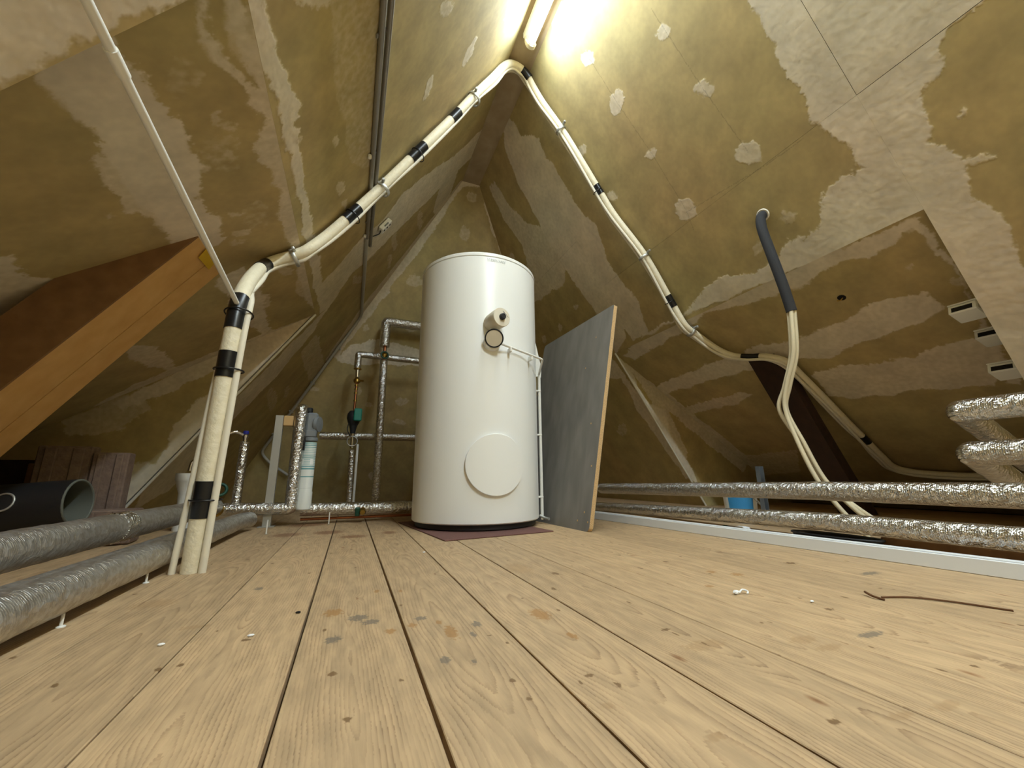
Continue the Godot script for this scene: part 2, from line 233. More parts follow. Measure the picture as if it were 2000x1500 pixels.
func tag(o: Node, label: String, category: String, group := "") -> void:
	o.set_meta("label", label)
	o.set_meta("category", category)
	if group:
		o.set_meta("group", group)


func thing(called: String, label: String, category: String, at := Vector3.ZERO, group := "") -> Node3D:
	var o := Node3D.new()
	o.name = numbered(called)
	o.position = at
	add_child(o)
	tag(o, label, category, group)
	return o


func structure(called: String) -> Node3D:
	var o := Node3D.new()
	o.name = called
	o.set_meta("kind", "structure")
	add_child(o)
	return o


func part(parent: Node, called: String, mesh: Mesh, m: Material, place := Transform3D(), label := "") -> MeshInstance3D:
	var o := MeshInstance3D.new()
	o.name = called
	o.mesh = mesh
	o.material_override = m
	o.transform = place
	if label:
		o.set_meta("label", label)
	parent.add_child(o, true)
	return o


func at(x: float, y: float, z: float) -> Transform3D:
	return Transform3D(Basis(), Vector3(x, y, z))


func facing(axis: Vector3, where: Vector3) -> Transform3D:
	# a frame whose y axis points along axis
	var y := axis.normalized()
	var x := y.cross(Vector3.FORWARD if absf(y.z) < 0.9 else Vector3.RIGHT).normalized()
	return Transform3D(Basis(x, y, x.cross(y)), where)


# ---------------------------------------------------------------- shapes

func tri(st: SurfaceTool, p: Array, n: Array, uv: Array) -> void:
	var order := [0, 1, 2]
	if (p[1] - p[0]).cross(p[2] - p[0]).dot(n[0] + n[1] + n[2]) > 0.0:
		order = [0, 2, 1]
	for i in order:
		st.set_normal(n[i])
		st.set_uv(uv[i])
		st.add_vertex(p[i])


func quad(st: SurfaceTool, a: Vector3, b: Vector3, c: Vector3, d: Vector3, n: Vector3, uv: Array) -> void:
	tri(st, [a, b, c], [n, n, n], [uv[0], uv[1], uv[2]])
	tri(st, [a, c, d], [n, n, n], [uv[0], uv[2], uv[3]])


func begin() -> SurfaceTool:
	var st := SurfaceTool.new()
	st.begin(Mesh.PRIMITIVE_TRIANGLES)
	return st


func panel(pts: Array, out: Vector3, uvf: Callable) -> ArrayMesh:
	# a flat or slightly twisted board: its face through pts, its back moved by out
	var st := begin()
	var n := -out.normalized()
	var mid := Vector3.ZERO
	for p in pts:
		mid += p / pts.size()
	for i in range(1, pts.size() - 1):
		var fn: Vector3 = (pts[i] - pts[0]).cross(pts[i + 1] - pts[0]).normalized()
		if fn.dot(n) < 0.0:
			fn = -fn
		tri(st, [pts[0], pts[i], pts[i + 1]], [fn, fn, fn], [uvf.call(pts[0]), uvf.call(pts[i]), uvf.call(pts[i + 1])])
		tri(st, [pts[0] + out, pts[i] + out, pts[i + 1] + out], [-fn, -fn, -fn], [uvf.call(pts[0]), uvf.call(pts[i]), uvf.call(pts[i + 1])])
	for i in pts.size():
		var a: Vector3 = pts[i]
		var b: Vector3 = pts[(i + 1) % pts.size()]
		var sn := (b - a).cross(out).normalized()
		if sn.dot((a + b) / 2.0 - mid) < 0.0:
			sn = -sn
		quad(st, a, b, b + out, a + out, sn, [uvf.call(a), uvf.call(b), uvf.call(b), uvf.call(a)])
	return st.commit()


func rbox(size: Vector3, bevel := 0.003) -> ArrayMesh:
	# a box with chamfered edges, centred
	var st := begin()
	var h := size / 2.0
	bevel = minf(bevel, minf(h.x, minf(h.y, h.z)) * 0.9)
	var corner := func(s: Vector3, k: int) -> Vector3:
		var v := Vector3(s.x * (h.x - bevel), s.y * (h.y - bevel), s.z * (h.z - bevel))
		v[k] = s[k] * h[k]
		return v
	for k in 3:
		var i := (k + 1) % 3
		var j := (k + 2) % 3
		for s in [-1.0, 1.0]:
			var c := []
			for ab in [[-1, -1], [1, -1], [1, 1], [-1, 1]]:
				var sv := Vector3.ZERO
				sv[k] = s
				sv[i] = ab[0]
				sv[j] = ab[1]
				c.append(corner.call(sv, k))
			var n := Vector3.ZERO
			n[k] = s
			var uv := []
			for v in c:
				uv.append(Vector2(v[i], v[j]))
			quad(st, c[0], c[1], c[2], c[3], n, uv)
		for a in [-1.0, 1.0]:
			for b in [-1.0, 1.0]:
				var s0 := Vector3.ZERO
				s0[i] = a
				s0[j] = b
				var s1 := s0
				s0[k] = -1
				s1[k] = 1
				var n2 := Vector3.ZERO
				n2[i] = a
				n2[j] = b
				var e := [corner.call(s0, i), corner.call(s1, i), corner.call(s1, j), corner.call(s0, j)]
				quad(st, e[0], e[1], e[2], e[3], n2.normalized(), [Vector2(0, -h[k]), Vector2(0, h[k]), Vector2(0.001, h[k]), Vector2(0.001, -h[k])])
	for x in [-1.0, 1.0]:
		for y in [-1.0, 1.0]:
			for z in [-1.0, 1.0]:
				var s := Vector3(x, y, z)
				var n3 := s.normalized()
				tri(st, [corner.call(s, 0), corner.call(s, 1), corner.call(s, 2)], [n3, n3, n3], [Vector2.ZERO, Vector2.ZERO, Vector2.ZERO])
	return st.commit()


func lathe(profile: Array, sides := 32) -> ArrayMesh:
	# profile of Vector2(radius, height) from the bottom up, turned round y; corners sharper than 35 degrees stay sharp
	var st := begin()
	var run := 0.0
	for k in profile.size() - 1:
		var a: Vector2 = profile[k]
		var b: Vector2 = profile[k + 1]
		var d := (b - a)
		if d.length() < 1e-6:
			continue
		var n := Vector2(d.y, -d.x).normalized()
		var na := n
		var nb := n
		if k > 0:
			var d0: Vector2 = a - profile[k - 1]
			var n0 := Vector2(d0.y, -d0.x).normalized()
			if n0.dot(n) > 0.82:
				na = (n0 + n).normalized()
		if k < profile.size() - 2:
			var d1: Vector2 = profile[k + 2] - b
			var n1 := Vector2(d1.y, -d1.x).normalized()
			if n1.dot(n) > 0.82:
				nb = (n1 + n).normalized()
		for i in sides:
			var t0 := TAU * i / sides
			var t1 := TAU * (i + 1) / sides
			var r0 := Vector3(cos(t0), 0, sin(t0))
			var r1 := Vector3(cos(t1), 0, sin(t1))
			var p := [r0 * a.x + Vector3(0, a.y, 0), r1 * a.x + Vector3(0, a.y, 0), r1 * b.x + Vector3(0, b.y, 0), r0 * b.x + Vector3(0, b.y, 0)]
			var nn := [r0 * na.x + Vector3(0, na.y, 0), r1 * na.x + Vector3(0, na.y, 0), r1 * nb.x + Vector3(0, nb.y, 0), r0 * nb.x + Vector3(0, nb.y, 0)]
			var u0 := float(i) / sides
			var u1 := float(i + 1) / sides
			var uv := [Vector2(u0, run), Vector2(u1, run), Vector2(u1, run + d.length()), Vector2(u0, run + d.length())]
			if a.x > 1e-6:
				tri(st, [p[0], p[1], p[2]], [nn[0], nn[1], nn[2]], [uv[0], uv[1], uv[2]])
			if b.x > 1e-6:
				tri(st, [p[0], p[2], p[3]], [nn[0], nn[2], nn[3]], [uv[0], uv[2], uv[3]])
		run += d.length()
	return st.commit()


func cylinder(r: float, h: float, bevel := 0.002, sides := 24) -> ArrayMesh:
	return lathe([Vector2(0, 0), Vector2(r - bevel, 0), Vector2(r, bevel), Vector2(r, h - bevel), Vector2(r - bevel, h), Vector2(0, h)], sides)


func smooth_path(pts: Array, step := 0.03) -> PackedVector3Array:
	var c := Curve3D.new()
	c.bake_interval = step
	for i in pts.size():
		var t: Vector3 = (pts[mini(i + 1, pts.size() - 1)] - pts[maxi(i - 1, 0)]) / 6.0
		if i > 0:
			t = t.limit_length((pts[i] - pts[i - 1]).length() * 0.45)
		if i < pts.size() - 1:
			t = t.limit_length((pts[i + 1] - pts[i]).length() * 0.45)
		c.add_point(pts[i], -t, t)
	return c.get_baked_points()


func elbow_path(pts: Array, r: float, steps := 5) -> PackedVector3Array:
	# straight runs with a rounded bend of radius r at each inner point
	var out := PackedVector3Array()
	out.append(pts[0])
	for i in range(1, pts.size() - 1):
		var a: Vector3 = (pts[i - 1] - pts[i]).normalized()
		var b: Vector3 = (pts[i + 1] - pts[i]).normalized()
		var l := minf(r, minf((pts[i - 1] - pts[i]).length(), (pts[i + 1] - pts[i]).length()) * 0.49)
		for k in steps + 1:
			var t := float(k) / steps
			var p0: Vector3 = pts[i] + a * l
			var p2: Vector3 = pts[i] + b * l
			out.append(p0.lerp(pts[i], t).lerp(pts[i].lerp(p2, t), t))
	out.append(pts[-1])
	return out


func dense(path: PackedVector3Array, step: float) -> PackedVector3Array:
	var out := PackedVector3Array()
	for i in path.size() - 1:
		var n := maxi(1, int((path[i + 1] - path[i]).length() / step))
		for k in n:
			out.append(path[i].lerp(path[i + 1], float(k) / n))
	out.append(path[-1])
	return out


func tube(path: PackedVector3Array, r: float, sides := 14, dents := 0.0, open := false) -> ArrayMesh:
	var st := begin()
	var n := path.size()
	var frame_x := Vector3.ZERO
	var rings := []
	var norms := []
	var run := PackedFloat32Array()
	var length := 0.0
	var bumps := FastNoiseLite.new()
	bumps.seed = 5
	bumps.frequency = 9.0
	for i in n:
		var t := (path[mini(i + 1, n - 1)] - path[maxi(i - 1, 0)]).normalized()
		if i > 0:
			length += (path[i] - path[i - 1]).length()
		run.append(length)
		if frame_x == Vector3.ZERO:
			frame_x = t.cross(Vector3.UP if absf(t.y) < 0.9 else Vector3.RIGHT)
		frame_x = (frame_x - t * frame_x.dot(t)).normalized()
		var frame_y := t.cross(frame_x)
		var ring := PackedVector3Array()
		var norm := PackedVector3Array()
		for k in sides + 1:
			var a := TAU * (k % sides) / sides
			var d := frame_x * cos(a) + frame_y * sin(a)
			var rr := r
			if dents > 0.0:
				var q := path[i] + d * r
				rr += dents * bumps.get_noise_3d(q.x * 1.6, q.y * 1.6, q.z * 1.6)
			ring.append(path[i] + d * rr)
			norm.append(d)
		rings.append(ring)
		norms.append(norm)
	var around := TAU * r
	for i in n - 1:
		for k in sides:
			var p := [rings[i][k], rings[i][k + 1], rings[i + 1][k + 1], rings[i + 1][k]]
			var q := [norms[i][k], norms[i][k + 1], norms[i + 1][k + 1], norms[i + 1][k]]
			var u0 := around * k / sides
			var u1 := around * (k + 1) / sides
			var uv := [Vector2(u0, run[i]), Vector2(u1, run[i]), Vector2(u1, run[i + 1]), Vector2(u0, run[i + 1])]
			tri(st, [p[0], p[1], p[2]], [q[0], q[1], q[2]], [uv[0], uv[1], uv[2]])
			tri(st, [p[0], p[2], p[3]], [q[0], q[2], q[3]], [uv[0], uv[2], uv[3]])
	if not open:
		for e in [0, n - 1]:
			var axis := (path[0] - path[1]).normalized() if e == 0 else (path[n - 1] - path[n - 2]).normalized()
			for k in sides:
				tri(st, [path[e], rings[e][k], rings[e][k + 1]], [axis, axis, axis], [Vector2.ZERO, Vector2(0.01, 0), Vector2(0, 0.01)])
	return st.commit()


func rod(a: Vector3, b: Vector3, r: float, sides := 12) -> ArrayMesh:
	return tube(PackedVector3Array([a, b]), r, sides)


func slice_of(path: PackedVector3Array, near: Vector3, length: float) -> PackedVector3Array:
	# the stretch of a path round the point nearest to near
	var best := 0
	for i in path.size():
		if path[i].distance_to(near) < path[best].distance_to(near):
			best = i
	var lo := best
	var hi := best
	while lo > 0 and path[lo].distance_to(path[best]) < length / 2.0:
		lo -= 1
	while hi < path.size() - 1 and path[hi].distance_to(path[best]) < length / 2.0:
		hi += 1
	return path.slice(lo, hi + 1)


func torus(ring_r: float, r: float, sides := 24, around := 8) -> ArrayMesh:
	var path := PackedVector3Array()
	for i in sides + 1:
		var a := TAU * i / sides
		path.append(Vector3(cos(a) * ring_r, 0, sin(a) * ring_r))
	return tube(path, r, around, 0.0, true)


# ---------------------------------------------------------------- materials

func make_noise() -> void:
	for spec in [["tone", 0.016, 3, 4], ["fine", 0.09, 8, 3], ["wide", 0.006, 21, 3]]:
		var n := FastNoiseLite.new()
		n.noise_type = FastNoiseLite.TYPE_SIMPLEX_SMOOTH
		n.seed = spec[2]
		n.frequency = spec[1]
		n.fractal_octaves = spec[3]
		var im := n.get_seamless_image(512, 512)
		im.convert(Image.FORMAT_L8)
		match spec[0]:
			"tone": tone_noise = im.get_data()
			"fine": fine_noise = im.get_data()
			"wide": wide_noise = im.get_data()


func plain(called: String, c: Color, rough := 0.7, metal := 0.0) -> StandardMaterial3D:
	var m := StandardMaterial3D.new()
	m.resource_name = called
	m.albedo_color = c
	m.roughness = rough
	m.metallic = metal
	mats[called] = m
	return m


func rgb8(r: int, g: int, b: int) -> Color:
	return Color(r / 255.0, g / 255.0, b / 255.0)


func noise_texture(freq: float, seed_: int, a: Color, b: Color, size := 256, octaves := 4, type := FastNoiseLite.TYPE_SIMPLEX_SMOOTH) -> ImageTexture:
	var n := FastNoiseLite.new()
	n.noise_type = type
	n.seed = seed_
	n.frequency = freq
	n.fractal_octaves = octaves
	var im := n.get_seamless_image(size, size)
	im.convert(Image.FORMAT_L8)
	var src := im.get_data()
	var dst := PackedByteArray()
	dst.resize(size * size * 3)
	for i in size * size:
		var c := a.lerp(b, src[i] / 255.0)
		dst[i * 3] = int(c.r * 255)
		dst[i * 3 + 1] = int(c.g * 255)
		dst[i * 3 + 2] = int(c.b * 255)
	return ImageTexture.create_from_image(Image.create_from_data(size, size, false, Image.FORMAT_RGB8, dst))


func textured(called: String, a: Color, b: Color, freq: float, rough: float, per_metre := 2.0, relief := 0.0, metal := 0.0) -> StandardMaterial3D:
	var m := plain(called, Color.WHITE, rough, metal)
	m.albedo_texture = noise_texture(freq, called.hash() % 1000, a, b)
	m.uv1_triplanar = true
	m.uv1_world_triplanar = true
	m.uv1_scale = Vector3.ONE * per_metre
	if relief > 0.0:
		m.heightmap_enabled = true
		m.heightmap_texture = noise_texture(freq * 2.0, called.hash() % 999 + 1, Color.BLACK, Color.WHITE)
		m.heightmap_scale = relief
	return m


func foil_material(called: String, c: Color, rough: float, relief: float, dirt: Color, dirt_amount: float) -> void:
	var m := plain(called, c, rough, 1.0)
	var size := 512
	var ridged := FastNoiseLite.new()
	ridged.seed = 31
	ridged.frequency = 0.011
	ridged.fractal_type = FastNoiseLite.FRACTAL_RIDGED
	ridged.fractal_octaves = 3
	var src_im := ridged.get_seamless_image(size, size)
	src_im.convert(Image.FORMAT_L8)
	var src := src_im.get_data()
	var hgt := PackedByteArray()
	hgt.resize(size * size)
	var col := PackedByteArray()
	col.resize(size * size * 3)
	for y in size:
		var rib := 26.0 if y % 12 < 4 else 0.0
		for x in size:
			var i := y * size + x
			hgt[i] = clampi(int(src[i] * 0.60 + rib * tone_noise[i] / 160.0 + fine_noise[i] * 0.07), 0, 255)
			var d := clampf((tone_noise[i] / 255.0 - 0.5) * 3.0 + 0.45 + (fine_noise[i] - 128) / 300.0, 0.0, 1.0) * dirt_amount
			col[i * 3] = int(255 * lerpf(1.0, dirt.r, d))
			col[i * 3 + 1] = int(255 * lerpf(1.0, dirt.g, d))
			col[i * 3 + 2] = int(255 * lerpf(1.0, dirt.b, d))
	m.albedo_texture = ImageTexture.create_from_image(Image.create_from_data(size, size, false, Image.FORMAT_RGB8, col))
	m.heightmap_enabled = true
	m.heightmap_texture = ImageTexture.create_from_image(Image.create_from_data(size, size, false, Image.FORMAT_L8, hgt))
	m.heightmap_scale = relief
	m.uv1_scale = Vector3(4.0, 4.0, 4.0)


func make_materials() -> void:
	foil_material("foil", rgb8(226, 226, 224), 0.20, 0.85, rgb8(205, 198, 184), 0.3)
	foil_material("dusty_foil", rgb8(204, 202, 198), 0.36, 0.42, rgb8(196, 188, 176), 0.5)
	mats["dusty_foil"].metallic = 0.85
	plain("tank_white", rgb8(243, 244, 241), 0.34)
	plain("plastic_white", rgb8(232, 231, 224), 0.45)
	plain("plastic_cream", rgb8(226, 218, 198), 0.55)
	plain("print_grey", rgb8(118, 122, 120), 0.6)
	plain("black_rubber", rgb8(24, 24, 26), 0.55)
	plain("black_tape", rgb8(20, 20, 22), 0.32)
	plain("dark_hose", rgb8(40, 40, 42), 0.9)
	plain("steel", rgb8(170, 172, 172), 0.38, 1.0)
	plain("zinc", rgb8(186, 186, 180), 0.45, 0.7)
	plain("chrome", rgb8(220, 220, 220), 0.12, 1.0)
	plain("brass", rgb8(178, 146, 74), 0.34, 1.0)
	plain("copper", rgb8(176, 112, 78), 0.38, 1.0)
	plain("pump_black", rgb8(34, 35, 37), 0.5)
	plain("pump_teal", rgb8(20, 128, 106), 0.45)
	plain("valve_green", rgb8(16, 70, 52), 0.5)
	plain("handle_blue", rgb8(34, 40, 130), 0.45)
	plain("filter_grey", rgb8(122, 127, 130), 0.5)
	plain("conduit_grey", rgb8(176, 174, 166), 0.5)
	plain("rail_grey", rgb8(146, 142, 134), 0.42, 0.5)
	plain("strip_white", rgb8(228, 231, 233), 0.5)
	plain("bead_white", rgb8(222, 216, 200), 0.8)
	plain("laminate_edge", rgb8(196, 160, 108), 0.85)
	plain("duct_inside", rgb8(96, 98, 88), 0.7)
	plain("bucket_blue", rgb8(52, 132, 182), 0.5)
	plain("stud_blue", rgb8(136, 144, 152), 0.45, 0.6)
	plain("sticker_yellow", rgb8(214, 176, 40), 0.6)
	plain("hole_dark", rgb8(20, 16, 12), 0.9)  # near black; on holes and openings it stands for the shade inside
	plain("foam_white", rgb8(236, 238, 240), 0.9)
	plain("cable_cream", rgb8(214, 202, 170), 0.5)
	plain("cable_grey", rgb8(150, 146, 140), 0.5)
	plain("lettering", rgb8(204, 208, 207), 0.4)
	plain("twig_brown", rgb8(96, 62, 32), 0.85)
	var tubes := plain("tube_glow", rgb8(250, 250, 246), 0.4)
	tubes.emission_enabled = true
	tubes.emission = rgb8(255, 252, 244)
	tubes.emission_energy_multiplier = 2.0
	textured("laminate_grey", rgb8(104, 101, 96), rgb8(132, 128, 122), 0.014, 0.40, 1.2)
	mats["laminate_grey"].uv1_scale = Vector3(2.2, 0.7, 2.2)
	textured("mat_red", rgb8(96, 62, 56), rgb8(128, 92, 84), 0.16, 0.95, 4.0, 0.3)
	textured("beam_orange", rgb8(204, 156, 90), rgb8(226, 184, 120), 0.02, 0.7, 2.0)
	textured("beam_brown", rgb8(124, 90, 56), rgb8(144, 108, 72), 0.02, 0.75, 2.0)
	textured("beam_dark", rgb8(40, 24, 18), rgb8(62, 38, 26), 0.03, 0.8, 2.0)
	textured("clay", rgb8(110, 90, 78), rgb8(134, 112, 96), 0.03, 0.9, 3.0, 0.2)
	textured("underlay", rgb8(58, 46, 34), rgb8(74, 60, 44), 0.03, 0.95, 2.0)
	textured("wrap_cream", rgb8(222, 211, 180), rgb8(238, 229, 204), 0.02, 0.6, 6.0, 0.12)
	var chip := textured("chipboard", rgb8(180, 142, 92), rgb8(236, 208, 160), 0.10, 0.9, 6.0, 0.2)
	chip.roughness = 0.95
	mats["cartridge"] = cartridge_material()
	mats["left"] = plaster_material("left", 5.6, 3.5, 1)
	mats["right"] = plaster_material("right", 5.6, 3.5, 2)
	mats["leftrec"] = plaster_material("leftrec", 3.0, 2.35, 3)
	mats["rightrec"] = plaster_material("rightrec", 3.0, 2.35, 4)
	mats["leftcheek"] = plaster_material("leftcheek", 2.4, 1.6, 5)
	mats["rightcheek"] = plaster_material("rightcheek", 2.4, 1.6, 6)
	mats["gable"] = plaster_material("gable", 4.8, 3.55, 7)
	textured("ridge_plaster", rgb8(150, 130, 100), rgb8(178, 160, 132), 0.01, 0.9, 1.5, 0.2)


func fill_polygon(im: Image, flat: Array, ppm: float, value: float) -> void:
	# flat: opacity, then u, v pairs in metres
	var n := (flat.size() - 1) / 2
	var lo := 1e9
	var hi := -1e9
	for i in n:
		lo = minf(lo, flat[2 + i * 2] * ppm)
		hi = maxf(hi, flat[2 + i * 2] * ppm)
	for y in range(maxi(0, int(lo)), mini(im.get_height(), int(hi) + 1)):
		var xs := []
		var yy := y + 0.5
		for i in n:
			var j := (i + 1) % n
			var y0: float = flat[2 + i * 2] * ppm
			var y1: float = flat[2 + j * 2] * ppm
			if (y0 <= yy) != (y1 <= yy):
				xs.append(lerpf(flat[1 + i * 2] * ppm, flat[1 + j * 2] * ppm, (yy - y0) / (y1 - y0)))
		xs.sort()
		for k in range(0, xs.size() - 1, 2):
			var x0 := maxi(0, int(xs[k]))
			var x1 := mini(im.get_width(), int(ceil(xs[k + 1])))
			if x1 > x0:
				im.fill_rect(Rect2i(x0, y, x1 - x0, 1), Color(value, value, value))


func plaster_material(key: String, w: float, h: float, seed_: int) -> StandardMaterial3D:
	# plasterboard paper with smears of joint compound where the marks say
	var ppm := 280.0
	var wide := int(w * ppm)
	var high := int(h * ppm)
	var mask := Image.create(wide, high, false, Image.FORMAT_L8)
	var marks: Array = PLASTER_MARKS[key].duplicate()
	marks.sort_custom(func(a, b): return a[0] < b[0])
	for mark in marks:
		fill_polygon(mask, mark, ppm, mark[0])
	mask.resize(wide / 2, high / 2, Image.INTERPOLATE_BILINEAR)
	mask.resize(wide, high, Image.INTERPOLATE_CUBIC)
	var src := mask.get_data()
	var col := PackedByteArray()
	col.resize(wide * high * 3)
	var hgt := PackedByteArray()
	hgt.resize(wide * high)
	var shift := seed_ * 7919
	for y in high:
		var row := ((y + shift) & 511) << 9
		var row2 := ((y + shift + 211) & 511) << 9
		for x in wide:
			var xi := (x + shift) & 511
			var t := tone_noise[row + xi]
			var f := fine_noise[row + xi]
			var t2 := tone_noise[row2 + xi]
			var f2 := fine_noise[row2 + ((xi + 97) & 511)]
			var sx := clampi(x + (t - 128) / 18 + (f - 128) / 34, 0, wide - 1)
			var sy := clampi(y + (t2 - 128) / 18 + (f2 - 128) / 34, 0, high - 1)
			var a := src[sy * wide + sx] / 255.0
			if a > 0.02:
				a = clampf(a * 1.08 + (f2 - 150) / 420.0 * (1.25 - a), 0.0, 1.0)
			var g := wide_noise[((y >> 1) & 511) * 512 + ((x >> 1) + shift & 511)] / 255.0
			var k := 1.0 + (t - 128) / 1700.0 + (f - 128) / 4200.0
			# paper: olive tan drifting to brown; compound: warm grey drifting to pinkish
			var br := lerpf(172.0, 177.0, g) * k
			var bg := lerpf(159.0, 154.0, g) * k
			var bb := lerpf(110.0, 108.0, g) * k
			var pk := 1.0 + (t2 - 128) / 2200.0 + (f2 - 128) / 3600.0
			var i := y * wide + x
			col[i * 3] = clampi(int(lerpf(br, lerpf(212.0, 216.0, g) * pk, a)), 0, 255)
			col[i * 3 + 1] = clampi(int(lerpf(bg, lerpf(206.0, 200.0, g) * pk, a)), 0, 255)
			col[i * 3 + 2] = clampi(int(lerpf(bb, lerpf(184.0, 178.0, g) * pk, a)), 0, 255)
			hgt[i] = clampi(int(110 + a * 70.0 + (t2 - 128) * a * 0.35 + (f - 128) * (0.05 + a * 0.12) + (fine_noise[row + ((x >> 3) + shift & 511)] - 128) * a * 0.07), 0, 255)
	var im := Image.create_from_data(wide, high, false, Image.FORMAT_RGB8, col)
	for line in PENCIL_LINES.get(key, []):
		var a := Vector2(line[0], line[1]) * ppm
		var b := Vector2(line[2], line[3]) * ppm
		var n := int(a.distance_to(b))
		for s in n:
			var p := Vector2i(a.lerp(b, float(s) / n))
			if Rect2i(0, 0, wide, high).has_point(p) and fine_noise[(s * 37) & 262143] > 96:
				im.set_pixelv(p, im.get_pixelv(p).darkened(0.16))
	var m := StandardMaterial3D.new()
	m.resource_name = "plasterboard_" + key
	m.roughness = 0.82
	m.albedo_texture = ImageTexture.create_from_image(im)
	m.heightmap_enabled = true
	m.heightmap_texture = ImageTexture.create_from_image(Image.create_from_data(wide, high, false, Image.FORMAT_L8, hgt))
	m.heightmap_scale = 0.4
	return m


func cartridge_material() -> StandardMaterial3D:
	# printed sleeve: white with teal bars and a pale square; v runs with the outline of the cartridge, in metres
	var im := Image.create(128, 512, false, Image.FORMAT_RGB8)
	im.fill(rgb8(226, 228, 222))
	var teal := rgb8(96, 158, 160)
	var pale := rgb8(170, 200, 198)
	var bar := func(y0: float, y1: float, c: Color) -> void:
		im.fill_rect(Rect2i(0, int(y0 / 0.62 * 512), 128, maxi(1, int((y1 - y0) / 0.62 * 512))), c)
	var y := 0.315
	while y < 0.455:
		bar.call(y, y + 0.006, teal if int(y * 1000) % 3 == 0 else pale)
		y += 0.0115
	bar.call(0.300, 0.309, teal)
	bar.call(0.462, 0.486, pale)
	bar.call(0.494, 0.500, teal)
	bar.call(0.508, 0.530, teal)
	bar.call(0.250, 0.257, teal)
	bar.call(0.180, 0.182, rgb8(170, 172, 168))
	for k in 4:
		im.fill_rect(Rect2i(14 + k * 32, int(0.330 / 0.62 * 512), 11, int(0.040 / 0.62 * 512)), rgb8(236, 238, 234))
	var m := plain("cartridge", Color.WHITE, 0.45)
	m.albedo_texture = ImageTexture.create_from_image(im)
	m.uv1_scale = Vector3(1.0, 1.0 / 0.62, 1.0)
	return m


# ---------------------------------------------------------------- the room

func lx(y: float) -> float:
	return LEFT_TOP - (RIDGE - y) / PITCH


func rx(y: float) -> float:
	return RIGHT_TOP + (RIDGE - y) / PITCH


func hip_z(y: float) -> float:
	return -3.55 - HIP * (RIDGE - y)


